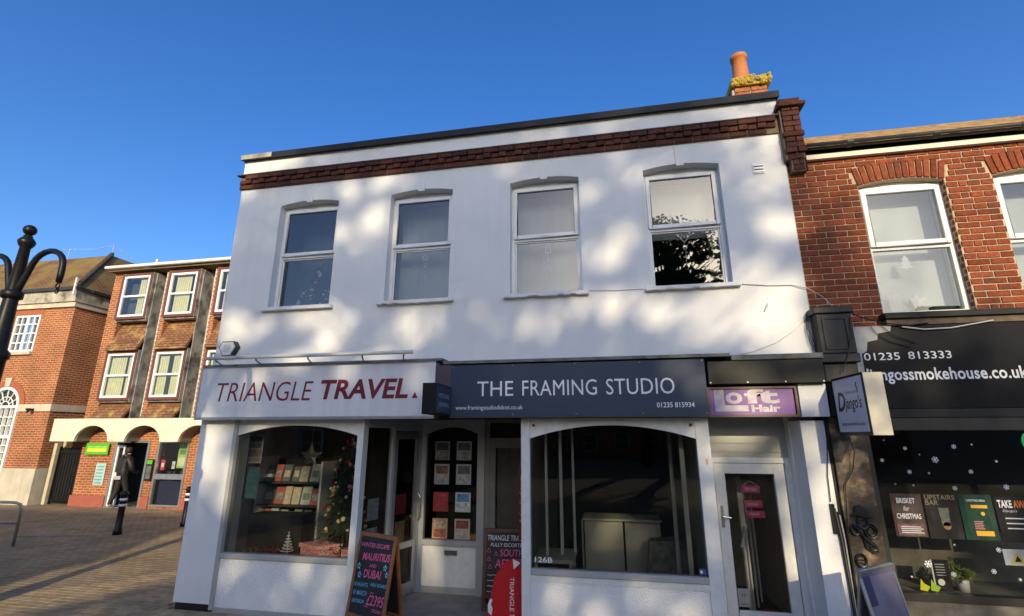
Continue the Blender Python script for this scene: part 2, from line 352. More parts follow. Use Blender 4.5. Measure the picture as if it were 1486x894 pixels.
# brick corner pilaster at the right end, stepping out over the party wall
pil = MB().box(2.285, 2.50, -.085, .3, 5.365, 6.075).box(2.345, 2.50, -.062, .3, 5.21, 5.365).build('corner_pilaster', dmortar, wb)
for k in range(2, 14):
    z = 5.075+.0735*k
    pr = -.095
    xs, xe = (2.305, 2.485)
    if k in (5, 8): pr -= .03; xs -= .02; xe += .035
    if 6 <= k <= 7 or 9 <= k: pr -= .02; xe += .02
    if k < 4: xs = 2.36; pr = -.075
    if k % 2:
        place('brick', bh, pil, (xs+(xe-xs)*.27, pr, z), sx=(xe-xs)*.52/.102); place('brick', bh, pil, (xs+(xe-xs)*.79, pr, z), sx=(xe-xs)*.40/.102)
    else: place('brick', bl, pil, ((xs+xe)/2, pr, z), sx=(xe-xs)/.2125)
mb = MB().box(2.255, 2.575, -.16, .34, 6.075, 6.125).box(2.285, 2.53, -.12, .32, 6.125, 6.20); mb.build('pilaster_cap', brickd, pil, bevel=.006)
bx('side_brick', brickd, pil, 2.5005, 2.51, -.08, .3, 5.21, 6.07)
# vent, keystones, wall fixing
bx('vent_backing', M('vent_grey', (.30, .30, .30), .6), wb, 1.925, 2.04, -.0065, -.0005, 5.262, 5.395)
v = MB(); ring(v, 1.915, 2.05, 5.255, 5.40, -.014, -.0005, .012)
for i in range(3): v.box(1.925, 2.04, -.024, -.0125, 5.268+i*.043, 5.292+i*.043)
v.build('air_vent', pvc, wb)
for k, (a, b) in enumerate(WINS):
    c = (a+b)/2; t = MB().prism([(c-.045, 5.47), (c+.045, 5.47), (c+.06, 5.745), (c-.06, 5.745)], -.014, -.0005); t.build('keystone', white, wb)
# windows
def sash(a, b, k):
    c = (a+b)/2
    f = MB(); y0, y1 = .13, .2; x0, x1 = a+.001, b-.001; z0, z1 = ZS+.001, ZT-.015
    zr = 4.665
    ring(f, x0, x1, z0, z1, y0, y1, .045)
    f.box(x0+.045, x1-.045, y0+.002, y1-.002, zr-.03, zr+.03)
    f.box(x0, x1, y0+.02, y1-.01, z1, z1+.065)
    w = f.build('window', pvc, wb)
    s = MB(); ring(s, x0+.03, x1-.03, zr+.006, z1-.03, y0-.028, y0-.0005, .05); s.build('top_sash', pvc, w, bevel=.004)
    s = MB(); ring(s, x0+.046, x1-.046, z0+.046, zr-.031, y0+.022, y0+.045, .018); s.build('bottom_bead', pvc, w)
    s = MB(); ring(s, x0+.079, x1-.079, zr+.055, z1-.079, y0-.006, y0+.006, .008); s.build('gasket', black, w)
    MB().quad((x0+.08, y0-.002, zr+.056), (x1-.08, y0-.002, zr+.056), (x1-.08, y0-.002, z1-.08), (x0+.08, y0-.002, z1-.08)).build('pane', glass_up, w)
    MB().quad((x0+.05, y0+.034, z0+.05), (x1-.05, y0+.034, z0+.05), (x1-.05, y0+.034, zr-.031), (x0+.05, y0+.034, zr-.031)).build('pane', glass_up, w)
    bx('handle', pvc, w, c-.04, c+.04, y0-.034, y0-.0285, zr+.025, zr+.04)
    # stone sill, chipped along the front edge
    st = MB(); xs = [a-.075+i*(b-a+.15)/14 for i in range(15)]; r = random.Random(k+3)
    for i in range(14):
        dz = r.choice([0, 0, .004, .012]) if k else 0
        st.box(xs[i], xs[i+1], -.075+r.uniform(0, .006)*(k > 0), .128, ZS-.045+dz, ZS)
    st.build('sill', white, w)
for k, (a, b) in enumerate(WINS): sash(a, b, k)
def blindobj(x0, x1, z0, z1, y, mat, label):
    mb = MB(); n = 10
    for i in range(n): 
        u0 = x0+(x1-x0)*i/n; u1 = x0+(x1-x0)*(i+1)/n; d0 = .012*(i % 2); d1 = .012*((i+1) % 2)
        mb.quad((u0, y+d0, z0), (u1, y+d1, z0), (u1, y+d1, z1), (u0, y+d0, z1))
    one('window_blind', mb, mat, label, 'blind', 'blinds behind the upper windows')
blindobj(-4.70, -3.75, 3.86, 5.42, .62, M('blue_dusk_blind', (.10, .13, .17), .9), 'dark blue-grey blind in the window with the baubled tree')
blindobj(-2.92, -2.0, 3.86, 5.42, .45, blind, 'grey blind behind the hanging star decoration')
blindobj(-1.17, -.245, 3.86, 5.42, .42, blind_pale, 'pale blind behind the hanging bell decoration')
blindobj(.60, 1.525, 4.62, 5.42, .40, blind_pale, 'pale short blind over the hanging heart decoration')
bx('ledge', inside, wb, XL+.3, XR-.3, .301, .42, 3.75, 3.84)
# hanging decorations in the upper windows
def hang(name, label, x, z, kind):
    mb = MB(); y = .19
    def loop(pts, r=.006): mb.tube([(x+p[0], y, z+p[1]) for p in pts]+[(x+pts[0][0], y, z+pts[0][1])], r, 5)
    if kind == 'star':
        loop([((.055 if i % 2 == 0 else .024)*sin(i*pi/5), (.055 if i % 2 == 0 else .024)*cos(i*pi/5)) for i in range(10)], .007); mb.ball((x, y, z-.14), .017); mb.ball((x, y, z-.21), .01); mb.ball((x, y, z-.27), .01)
    elif kind == 'bell':
        loop([(-.045, -.04), (-.03, .0), (-.02, .05), (0, .07), (.02, .05), (.03, 0), (.045, -.04), (0, -.05)], .008)
        for i, s in enumerate((.022, .016, .012)): loop([(-s, -.16-.08*i), (0, -.12-.08*i), (s, -.16-.08*i)], .006)
        mb.ball((x, y, z-.37), .01)
    else:
        for q, s in ((0, .05), (-.13, .026)): loop([(s*.9*sin(t)**3, q+s*(.8*cos(t)-.32*cos(2*t)-.12*cos(3*t))) for t in [i*2*pi/14 for i in range(14)]], .008)
        mb.ball((x, y, z-.24), .012); mb.ball((x, y, z-.30), .009)
    mb.cyl((x, y, z+.05), (x, y, z-.36), .0018, n=4)
    one(name, mb, M('white_wire', (.78, .8, .8), .4), label, 'decoration', smooth=True)
hang('hanging_star', 'small white star decoration on a string in the upper window', -2.43, 4.53, 'star')
hang('hanging_bell', 'small white bell decoration on a string in the upper window', -.69, 4.52, 'bell')
hang('hanging_heart', 'small white heart decoration on a string in the dark upper window', 1.06, 4.54, 'heart')
t = thing('bauble_tree', 'small tree hung with pale baubles in the upper window', 'christmas tree', (-4.22, .36, 3.845))
mb = MB(); r = random.Random(5)
for i in range(150):
    h = r.random()**1.2; a = r.uniform(0, 2*pi); rad = .33*(1-h)*r.uniform(.5, 1)+.01; p = Vector((-4.22+rad*cos(a), .40+rad*.45*sin(a), 3.88+h*.70)); q = p+Vector((cos(a)*.07, sin(a)*.05, -.04))
    mb.add([p+Vector((0, 0, .015)), q, p+Vector((0, 0, -.015))], [(0, 1, 2)])
mb.build('branches', M('blue_green_fir', (.04, .07, .07), .9), t); mb = MB().cyl((-4.22, .40, 3.845), (-4.22, .40, 4.55), .02); mb.build('trunk', dwood, t)
for i in range(26):
    h = r.random(); a = r.uniform(pi, 2*pi); rad = .35*(1-h); MB().ball((-4.22+rad*cos(a), .40+rad*.42*sin(a), 3.89+h*.66), r.choice([.016, .022, .03]), 8).build('bauble', M('pale_bauble', (.55, .58, .62), .25), t, smooth=True)
mb = MB(); mb.tube([(-4.22+.05*cos(i*pi/6), .40, 4.60+.05*sin(i*pi/6)) for i in range(13)], .012, 6); mb.build('top_ring', M('pale_bauble'), t, smooth=True)
# chimney
ch = MB().box(2.02, 2.46, .62, 1.3, 5.9, 6.985).build('chimney', mortar, wb)
ck = brick_mesh('chimney_brick', M('chimney_brick_mat', (.36, .13, .06), .9, .3, 24, .5, 90, rnd=.3), .2125, .03)
for k in range(4):
    for i in range(2): place('brick', ck, ch, (2.13+i*.222, .6, 6.695+k*.0735), sx=.98)
f = MB(); r = random.Random(2)
f.hexa([(1.98, .56, 6.99), (2.51, .56, 6.99), (2.51, 1.35, 6.99), (1.98, 1.35, 6.99)], [(1.99, .57, 7.12), (2.5, .57, 7.12), (2.5, 1.34, 7.12), (1.99, 1.34, 7.12)])
for i in range(110):
    x = r.uniform(1.99, 2.5); y = r.choice([.555, .565, r.uniform(.57, .9)]); f.ball((x, y, 7.075+r.uniform(-.07, .045)*(1 if y < .6 else .5)), r.uniform(.014, .042), 7)
f.build('flaunching', lichen, ch)
MB().lathe([(.125, 0), (.12, .05), (.108, .30), (.103, .49), (.12, .50), (.12, .56), (.10, .565), (.08, .48)], (2.20, .80, 7.11), 20).build('chimney_pot', terracotta, ch, smooth=True)
# pots at the right end of the stack are hidden; lead flashing
bx('flashing', lead, ch, 1.985, 2.015, .6, 1.32, 6.4, 6.95)

# ---- shopfront structure
mb = MB().box(XL-.02, -4.94, -.03, .3, .09, 2.33); mb.build('pier', white, wb)
bx('plinth', blackmat, wb, XL, -4.93, -.005, .3, 0, .09)
bx('pier', wtrim, wb, -1.03, -.93, -.02, .12, 0, 2.3); bx('pier', wtrim, wb, .945, 1.085, -.02, .12, 0, 2.3)
bx('pier', white, wb, 2.02, 2.25, -.03, .6, 0, 2.26); bx('pier_cap', white, wb, 2.015, 2.285, -.13, -.031, 2.30, 2.64)
mb = MB().box(XL-.02, XR, .0, .3, 2.335, 2.994); mb.build('bressummer', blackmat, wb)
bx('soffit', blackmat, wb, XL+.01, 2.0, .3, 6, 2.34, 2.4)
bx('shop_floor', floor_in, wb, XL+.31, XR-.31, 1.28, 5.99, 0, .03)
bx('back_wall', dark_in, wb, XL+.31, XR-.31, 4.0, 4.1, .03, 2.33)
bx('lobby_floor', concrete, wb, -3.3, -1.04, -.25, 1.279, 0, .018)
# travel shop window
def shop_window(x0, x1, zb, zt, ztop, rise, label):
    f = MB(); f.prism([(x0, ztop)]+seg_arch(x0+.001, x1-.001, zt, rise, 18)+[(x1, ztop)], -.008, .05)
    w = f.build('shop_window', wtrim, wb); w['label'] = label
    s = MB().box(x0, x1, -.03, .09, zb-.06, zb); s.build('window_sill', greyp, w, bevel=.006)
    MB().prism([(x0, zb)]+[(x1, zb)]+seg_arch(x0, x1, zt+.01, rise, 18)[::-1], .028, .030).build('pane', glass_shop, w)
    return w
w1 = shop_window(-4.885, -3.135, .67, 2.10, 2.33, .13, 'arched travel shop window above roughcast panel')
bx('mullion', greyp, w1, -4.94, -4.886, -.028, .1, 0.03, 2.33); bx('mullion', wtrim, w1, -3.134, -3.05, -.028, .1, .0, 2.33)
bx('stallriser', rough_white, wb, -4.885, -3.135, -.004, .1, .06, .609); bx('base_rail', greyp, wb, -4.886, -3.135, -.02, .1, 0, .0595)
w2 = shop_window(-.929, .944, .675, 2.07, 2.30, .15, 'arched framing shop window with dark interior')
bx('stallriser', rough_white, wb, -.929, .944, -.004, .1, 0, .614)
MB().box(-.93, .945, -.014, -.0045, .55, .6145).build('stall_rail', wtrim, wb)
for x in (-.88, .90): MB().cyl((x, -.03, 2.22), (x, -.0085, 2.22), .018).build('bolt', dwood, w2)
# partitions inside
bx('partition', inside, wb, -1.029, -.94, .13, 3.9, .031, 2.339); bx('partition', M('salon_wall', (.52, .49, .38), .9), wb, 1.0, 1.08, .125, 3.9, .031, 2.339)
bx('window_floor', M('display_base', (.25, .02, .025), .8), wb, -4.93, -3.06, .1, 1.2, .56, .6)
bx('display_back', M('display_back_wall', (.10, .09, .07), .9), wb, -5.1, -3.4, 1.75, 1.8, .04, 2.339)
bx('display_side', M('display_side_wall', (.42, .40, .36), .9), wb, -5.13, -5.10, .31, 1.8, .04, 2.339)
# lobby: left glazed screen with the shop door, back wall glazing, second door
def obl(mb, a, b, z0, z1, t=.06, m=0, off=0.):
    a = Vector(a); b = Vector(b); d = (b-a).normalized(); nrm = Vector((d.y, -d.x))*t/2; o = Vector((d.y, -d.x))*off
    q = [a+nrm+o, b+nrm+o, b-nrm+o, a-nrm+o]; mb.hexa([(p.x, p.y, z0) for p in q], [(p.x, p.y, z1) for p in q], m)
A, Bp = Vector((-3.06, .1)), Vector((-2.745, 1.22)); Mid = A.lerp(Bp, .42)
s = MB(); obl(s, A.lerp(Bp, .40), A.lerp(Bp, .45), .02, 2.33); obl(s, A.lerp(Bp, .94), Bp, .02, 2.33); obl(s, A, A.lerp(Bp, .40), .62, .68); obl(s, A, A.lerp(Bp, .40), .02, .08)
obl(s, A, A.lerp(Bp, .4), 2.2, 2.33); obl(s, A.lerp(Bp, .45), A.lerp(Bp, .94), 2.16, 2.33)
scr = s.build('lobby_screen', greyp, wb)
s = MB(); obl(s, A.lerp(Bp, .0), A.lerp(Bp, .4), .08, .62, .03); s.build('kick_panel', wtrim, scr)
q = A.lerp(Bp, .4); MB().quad((A.x, A.y, .68), (q.x, q.y, .68), (q.x, q.y, 2.2), (A.x, A.y, 2.2)).build('pane', glass_shop, scr)
s = MB(); D0, D1 = A.lerp(Bp, .46), A.lerp(Bp, .93)
obl(s, D0, A.lerp(Bp, .51), .03, 2.15, .045); obl(s, A.lerp(Bp, .87), D1, .03, 2.15, .045); obl(s, A.lerp(Bp, .51), A.lerp(Bp, .87), .03, .18, .045); obl(s, A.lerp(Bp, .51), A.lerp(Bp, .87), .62, .70, .045); obl(s, A.lerp(Bp, .51), A.lerp(Bp, .87), 2.05, 2.15, .045)
dr = s.build('shop_door', alu, wb)
a_, b_ = A.lerp(Bp, .51), A.lerp(Bp, .87)
MB().quad((a_.x, a_.y, .7), (b_.x, b_.y, .7), (b_.x, b_.y, 2.05), (a_.x, a_.y, 2.05)).build('pane', glass_shop, dr); MB().quad((a_.x, a_.y, .18), (b_.x, b_.y, .18), (b_.x, b_.y, .62), (a_.x, a_.y, .62)).build('pane', glass_shop, dr)
h = A.lerp(Bp, .90); MB().tube([(h.x+.05, h.y, .95), (h.x+.08, h.y, 1.0), (h.x+.08, h.y, 1.25), (h.x+.05, h.y, 1.3)], .012, 8).build('handle', steel, dr)
s = MB(); YB = 1.2
s.box(-2.74, -2.66, YB-.03, YB+.05, .018, 2.33); s.box(-1.875, -1.77, YB-.05, YB+.05, .018, 2.33); s.box(-2.66, -1.875, YB-.04, YB+.05, .62, .69); s.box(-2.66, -1.875, YB-.02, YB+.05, .018, .10)
s.prism([(-2.66, 2.33)]+seg_arch(-2.66, -1.875, 2.12, .1)+[(-1.875, 2.33)], YB-.02, YB+.03)
lb = s.build('lobby_glazing', greyp, wb)
bx('kick_panel', wtrim, lb, -2.66, -1.875, YB-.005, YB+.03, .10, .62); bx('letterbox', steel, lb, -2.33, -2.15, YB-.025, YB-.0055, .50, .56)
MB().quad((-2.66, YB+.02, .69), (-1.875, YB+.02, .69), (-1.875, YB+.02, 2.2), (-2.66, YB+.02, 2.2)).build('pane', glass_shop, lb)
s = MB(); s.box(-1.769, -1.70, YB-.02, YB+.05, .018, 2.33); s.box(-1.70, -1.04, YB-.02, YB+.05, 2.28, 2.33); s.box(-1.70, -1.04, YB-.02, YB+.05, 2.02, 2.07); s.box(-1.70, -1.62, YB, YB+.05, .018, 2.02); s.box(-1.62, -1.04, YB, YB+.05, 1.93, 2.02); s.box(-1.62, -1.04, YB, YB+.05, .018, .85); s.box(-1.12, -1.04, YB, YB+.05, .85, 1.93)
ld = s.build('side_door', M('olive_grey_paint', (.21, .20, .175), .5, .08), wb)
MB().quad((-1.62, YB+.03, .85), (-1.12, YB+.03, .85), (-1.12, YB+.03, 1.93), (-1.62, YB+.03, 1.93)).build('pane', glass_shop, ld); MB().quad((-1.70, YB+.03, 2.07), (-1.04, YB+.03, 2.07), (-1.04, YB+.03, 2.28), (-1.70, YB+.03, 2.28)).build('transom_pane', glass_shop, ld)
bx('curtain', M('door_curtain', (.16, .15, .12), .9), ld, -1.62, -1.12, YB+.12, YB+.13, .85, 1.95)
# salon entrance: recess, panel above the door, door
YD = .42
bx('recess_panel', greyp, wb, 1.09, 2.02, YD, YD+.06, 1.86, 2.335)
MB().box(1.14, 1.96, YD-.012, YD-.0005, 1.92, 1.95).box(1.14, 1.96, YD-.012, YD-.0005, 2.02, 2.035).build('panel_moulding', greyp, wb)
s = MB(); s.box(1.09, 1.17, YD-.03, YD+.05, .03, 1.86); s.box(1.94, 2.019, YD-.03, YD+.05, .03, 1.86); s.box(1.17, 1.94, YD-.03, YD+.05, 1.80, 1.86)
df = s.build('salon_door', wtrim, wb)
s = MB(); ring(s, 1.175, 1.935, .05, 1.795, YD-.015, YD+.03, .115, wb=.22); s.build('door_leaf', wtrim, df, bevel=.004)
MB().quad((1.29, YD+.01, .27), (1.82, YD+.01, .27), (1.82, YD+.01, 1.68), (1.29, YD+.01, 1.68)).build('pane', glass_shop, df)
s = MB().box(1.205, 1.235, YD-.022, YD-.0155, 1.10, 1.33); s.tube([(1.22, YD-.02, 1.22), (1.22, YD-.07, 1.22), (1.30, YD-.07, 1.21)], .011, 6); s.build('handle', steel, df)
bx('doorstep', concrete, wb, 1.085, 2.02, -.1, YD+.05, 0, .03)
bx('stair_wall', M('stair_wall_paint', (.5, .47, .37), .9), wb, 1.96, 2.0, .61, 3.9, .031, 2.339)

# ================================================================ SIGNS ON THE WHITE BUILDING
t = thing('fascia_sign', 'pale fascia sign lettered TRIANGLE TRAVEL in maroon', 'shop sign', (-3.75, -.1, 2.33))
bx('panel', signwhite, t, -5.43, -2.075, -.18, -.0005, 2.335, 2.985)
MB().box(-5.44, -2.07, -.19, -.0005, 2.3, 2.334).box(-5.44, -5.4305, -.19, -.0005, 2.334, 2.99).box(-5.44, -2.07, -.188, -.0005, 2.986, 3.0).build('trim', alu, t)
mb = MB(); text(mb, 'TRIANGLE', -5.16, -3.73, 2.535, 2.785, front(-.183), shear=.16, offset=-.006); text(mb, 'TRAVEL', -3.62, -2.42, 2.545, 2.795, front(-.183), shear=.16, offset=.028)
mb.mark().add([(-2.37, -.183, 2.548), (-2.29, -.183, 2.548), (-2.33, -.183, 2.625)], [(0, 1, 2)]); mb.build('lettering', maroon, t)
one('fascia_flashing', MB().box(-5.42, -1.98, -.2, -.0005, 3.001, 3.03), M('aged_lead', (.17, .17, .15), .8, .35, 8, .4, 50), 'weathered lead flashing above the pale travel sign', 'flashing')
t = thing('sign_light', 'long white trough light on arms above the pale travel sign', 'light', (-3.75, -.2, 3.03))
MB().cyl((-5.2, -.40, 3.085), (-2.3, -.40, 3.085), .024, n=12).build('tube', M('pale_grey_metal', (.62, .62, .60), .4, .1), t, smooth=True)
for x in (-5.05, -4.45, -3.7, -2.95, -2.4): MB().tube([(x, -.40, 3.075), (x-.03, -.36, 3.05), (x-.12, -.15, 3.035), (x-.12, -.02, 3.035)], .009, 6).build('arm', charcoal, t)
t = thing('alarm_box', 'hexagonal white alarm box with dark edge on wall by the pale sign', 'alarm', (-5.2, -.03, 3.13))
hx = [(-5.19+.16*cos(pi/6+pi/2+i*pi/3)*.92, 3.265+.135*sin(pi/6+pi/2+i*pi/3)) for i in range(6)]
hx = [(-5.34, 3.30), (-5.285, 3.38), (-5.10, 3.38), (-5.045, 3.30), (-5.12, 3.165), (-5.26, 3.165)]
MB().prism(hx, -.07, -.001).build('case', charcoal, t); cx_, cz_ = -5.195, 3.285
MB().prism([(cx_+(p[0]-cx_)*.84, cz_+(p[1]-cz_)*.84) for p in hx], -.083, -.0705).build('cover', M('alarm_white', (.72, .72, .70), .35), t)
mb = MB()
for i in range(4): mb.box(-5.25, -5.14, -.0855, -.0835, 3.235+i*.028, 3.243+i*.028)
mb.build('print', M('grey_print', (.4, .4, .4)), t)
one('plum_filler_panel', MB().box(-2.07, -1.868, -.178, -.0005, 2.336, 2.945), plum, 'dark plum filler panel between the pale and slate fascia signs', 'sign panel')
t = thing('fascia_sign', 'slate blue fascia sign lettered THE FRAMING STUDIO in white', 'shop sign', (-.4, -.1, 2.32))
bx('panel', navy, t, -1.865, 1.078, -.18, -.0005, 2.325, 2.935)
mb = MB(); text(mb, 'THE', -1.535, -1.095, 2.558, 2.732, front(-.183), space=1.03); text(mb, 'FRAMING', -.985, -.115, 2.555, 2.735, front(-.183), space=1.03); text(mb, 'STUDIO', -.01, .74, 2.555, 2.735, front(-.183), space=1.03)
text(mb, 'www.framingstudiodidcot.co.uk', -1.80, -.98, 2.385, 2.45, front(-.183)); text(mb, '01235 815934', .535, .935, 2.405, 2.462, front(-.183), offset=.012); mb.build('lettering', paintwhite, t)
MB().box(-1.87, 1.085, -.19, -.0005, 2.305, 2.3245).build('trim', charcoal, t)
for x in (-1.84, -1.1, -.36, .38, 1.055):
    for z in (2.345, 2.918): MB().cyl((x, -.1835, z), (x, -.1802, z), .006, n=8).build('screw', steel, t)
one('fascia_flashing', MB().box(-1.98, 1.35, -.2, -.0005, 2.955, 2.99), M('aged_lead'), 'weathered lead flashing above the slate blue sign', 'flashing')
t = thing('projecting_sign', 'black boxed projecting sign lettered PICTURE FRAMING', 'projecting sign', (-1.95, -.45, 2.33))
bx('box', black, t, -2.03, -1.865, -.70, -.181, 2.332, 2.675, bevel=.006); bx('face', navy, t, -1.8648, -1.858, -.685, -.195, 2.35, 2.655)
mb = MB(); fs = lambda u, v: (-1.857, u, v); text(mb, 'PICTURE', -.62, -.27, 2.515, 2.565, fs); text(mb, 'FRAMING', -.62, -.27, 2.42, 2.47, fs); mb.build('lettering', M('pale_blue_print', (.35, .42, .48), .5), t)
t = thing('shutter_housing', 'black metal shutter housing above the purple salon sign', 'shutter box', (1.7, -.1, 2.64))
bx('box', black, t, 1.10, 2.275, -.20, -.0005, 2.645, 2.905, bevel=.008); mb = MB().box(1.36, 2.28, -.215, -.0005, 2.906, 2.965); mb.build('lead_top', M('aged_lead'), t, bevel=.006)
mb = MB()
for x in (1.12, 1.5, 1.88, 2.25): mb.cyl((x, -.206, 2.665), (x, -.2005, 2.665), .008)
mb.build('bolts', steel, t)
t = thing('fascia_sign', 'purple salon sign lettered Loft Hair above the glazed door', 'shop sign', (1.55, -.08, 2.32))
bx('panel', purple, t, 1.095, 1.965, -.11, -.0005, 2.325, 2.61)
s = MB(); ring(s, 1.088, 2.0, 2.30, 2.625, -.13, -.0005, .024); s.build('frame', M('bronze_frame', (.13, .085, .06), .5), t)
mb = MB(); y = -.113
mb.box(1.16, 1.262, y, y+.0008, 2.36, 2.60).box(1.262, 1.50, y, y+.0008, 2.36, 2.425)
mb.mark(); text(mb, 'o', 1.275, 1.45, 2.44, 2.565, front(y), offset=.03); text(mb, 'ft', 1.47, 1.82, 2.44, 2.605, front(y), offset=.04); text(mb, 'Hair', 1.53, 1.82, 2.35, 2.43, front(y), offset=.045); mb.build('lettering', lilac, t)
# small numbers and stickers on the shop windows
mb = MB(); text(mb, '126B', -.885, -.69, .735, .79, front(.024), offset=.01); one('door_number', mb, paintwhite, 'white vinyl number 126B in corner of framing shop window', 'number')
t = thing('sticker', 'small blue and white sticker in corner of the framing shop window', 'sticker', (.9, .026, .69)); bx('backing', M('sticker_blue', (.05, .09, .25)), t, .86, .925, .0255, .027, .69, .75); MB().cyl((.88, .0253, .72), (.88, .0245, .72), .014).build('emblem', paintwhite, t)
one('sticker', MB().box(1.02, 1.045, -.0225, -.0205, 1.80, 1.86), M('sticker_pink', (.6, .35, .33)), 'tiny pale red sticker on white pier beside salon door', 'sticker')

# ================================================================ THE BRICK BUILDING ON THE RIGHT
rb = thing('brick_building', 'red brick building with arched windows above black smokehouse shopfront', 'building', (4, 2, 0))
RY = .03
mb = MB(); RO = [(3.055, 3.955, 3.395, 4.985, .06), (4.43, 5.33, 3.395, 4.985, .06), (5.8, 6.7, 3.395, 4.985, .06)]
wall_open(mb, 2.301, 7.4, RY+.008, RY+.3, 3.25, 5.43, RO); rw = mb.build('wall', mortar, rb)
mb = MB().box(2.301, 7.4, 5.5, 5.8, 0, 5.4).box(7.4, 7.7, RY+.008, 5.8, 0, 5.4); mb.build('outer_wall', po_brick, rb)
bs = brick_mesh('wall_brick', brickm, H=.062); ve = brick_mesh('arch_brick', brickm, .065, .05, .225)
CH = .0735; nb = 0
def solid(x0, x1, z0, z1):
    for a, b, c, d, r in RO:
        if x1 > a+.004 and x0 < b-.004 and z1 > c and z0 < d+.02: return False
    return True
def arch_zone(xm, z):
    for a, b, c, d, r in RO[:2]:
        u = (xm-(a+b)/2)/((b-a)/2); 
        if abs(u) < 1.0+.22*max(0, (z-4.93))/.25 and d-.03 < z+.0645 and z < d+r*(1-min(1, u*u))+.232: return True
    return False
k = 0; z = 3.262
while z < 5.40:
    row = []; x = 2.32; off = k % 2
    edges = [2.318]
    # stretchers, with headers and closers beside the openings as in the photograph
    L0 = .2235; x = 2.318+(.085 if off else .195); 
    while x < 5.0: edges.append(x); x += L0
    segs = list(zip(edges[:-1], edges[1:]))
    ops = [(a, b) for a, b, c, d, r in RO if z+.06 > c and z < d-.03]
    zm = z+.032
    for a, b, c, d, r in RO:
        if d-.03 <= z and zm < d+.215: hw = (b-a)/2+.035+.2*(zm-d-.0); ops.append(((a+b)/2-hw, (a+b)/2+hw))
        elif d+.215 <= zm < d+r+.225: hw = (b-a)/2*sqrt(max(0, (d+r+.225-zm)/r)); ops.append(((a+b)/2-hw, (a+b)/2+hw))
    out = []
    for a, b in segs:
        cuts = [(a, b)]
        for p, q in ops:
            nc = []
            for s0, s1 in cuts:
                if s1 <= p or s0 >= q: nc.append((s0, s1)); continue
                if s0 < p: nc.append((s0, p))
                if s1 > q: nc.append((q, s1))
            cuts = nc
        out += cuts
    # merge slivers next to a jamb into the neighbouring brick
    for s0, s1 in out:
        w = s1-s0-.012
        if w < .028 or s0 > 5.0: continue
        if off == 0 and w > .19 and (s0 > 3.95 or 2.75 < s0 < 2.9) : pieces = [(s0, s0+.085), (s0+.085, s1)] if random.random() < .8 else [(s0, s1)]
        else: pieces = [(s0, s1)]
        for p0, p1 in pieces:
            ww = p1-p0-.012
            if ww < .02: continue
            place('brick', bs, rw, ((p0+p1)/2, RY-random.uniform(0, .005), z), sx=ww/.2125, rot=(0, random.uniform(-.006, .006), 0)); nb += 1
    z += CH; k += 1
for a, b, c, d, r in RO[:2]:
    nv = 13
    for i in range(nv):
        u = (i+.5)/nv*2-1; xm = (a+b)/2+u*((b-a)/2+.005); ang = u*.20
        if xm > 5.0: continue
        zz = d+r*(1-u*u)+.006
        place('voussoir', ve, rw, (xm, RY-.007-random.uniform(0, .004), zz), rot=(0, ang, 0), sx=.93)
def rwin(a, b, c, d, lab):
    f = MB(); y0, y1 = RY+.085, RY+.16; zr = 4.22
    ring(f, a+.001, b-.001, c+.001, d, y0, y1, .055); f.box(a+.056, b-.056, y0+.003, y1, zr-.035, zr+.035); f.prism([(a+.001, d)]+[(b-.001, d)]+seg_arch(a+.001, b-.001, d+.001, .055)[::-1], y0+.02, y1)
    w = f.build('window', pvc, rb)
    s = MB(); ring(s, a+.035, b-.035, zr+.005, d-.035, y0-.03, y0-.0005, .055); s.build('top_sash', pvc, w, bevel=.004)
    MB().quad((a+.09, y0-.004, zr+.06), (b-.09, y0-.004, zr+.06), (b-.09, y0-.004, d-.09), (a+.09, y0-.004, d-.09)).build('pane', glass_up, w)
    MB().quad((a+.055, y0+.03, c+.055), (b-.055, y0+.03, c+.055), (b-.055, y0+.03, zr-.035), (a+.055, y0+.03, zr-.035)).build('pane', glass_up, w)
rev = brickmat('reveal_brick', (.22, .06, .03), (.15, .045, .025), (.42, .32, .2), .105, .0735, .012)
for a, b, c, d, r in RO[:2]:
    for x in (a+.0004, b-.0034): bx('reveal', rev, rw, x, x+.003, RY+.009, RY+.0845, c, d-.001)
rwin(*RO[0][:4], 0); rwin(*RO[1][:4], 1)
def rblind(x0, x1, label): one('window_blind', MB().quad((x0, .34, 3.4), (x1, .34, 3.4), (x1, .34, 5.0), (x0, .34, 5.0)), M('pale_grey_net', (.50, .50, .48), .9, .05), label, 'blind', 'net curtains in the brick building')
rblind(3.06, 3.95, 'pale net curtain behind the white paper fir tree'); rblind(4.44, 5.3, 'pale net curtain in the window cut off at the end of the brick wall')
ft = [(0, .2), (-.05, .13), (-.025, .13), (-.07, .06), (-.04, .06), (-.085, 0), (-.015, 0), (-.015, -.02), (.015, -.02), (.015, 0), (.085, 0), (.04, .06), (.07, .06), (.025, .13), (.05, .13)]
one('paper_fir_tree', MB().prism([(3.455+p[0]*.8, 3.97+p[1]*.8) for p in ft], .165, .168), M('paper_white', (.75, .76, .76), .6), 'white paper fir tree stuck inside the first-floor window', 'decoration')
t = thing('greeting_card', 'white folded card standing on the brick building window ledge', 'card', (3.29, .25, 3.47)); bx('leaf', paper, t, 3.25, 3.36, .25, .254, 3.47, 3.68); 
MB().add([(3.36, .252, 3.47), (3.40, .30, 3.47), (3.40, .30, 3.66), (3.36, .252, 3.68)], [(0, 1, 2, 3)]).build('back_leaf', paper, t)
one('paper_spray', MB().add([(3.52, .26, 3.46), (3.45, .25, 3.68), (3.50, .26, 3.62), (3.54, .25, 3.70), (3.57, .26, 3.61), (3.63, .25, 3.65), (3.57, .27, 3.46)], [(0, 1, 2), (0, 2, 3), (0, 3, 4), (0, 4, 5), (0, 5, 6)]), paper, 'spray of pale paper leaves beside the card on window ledge', 'decoration')
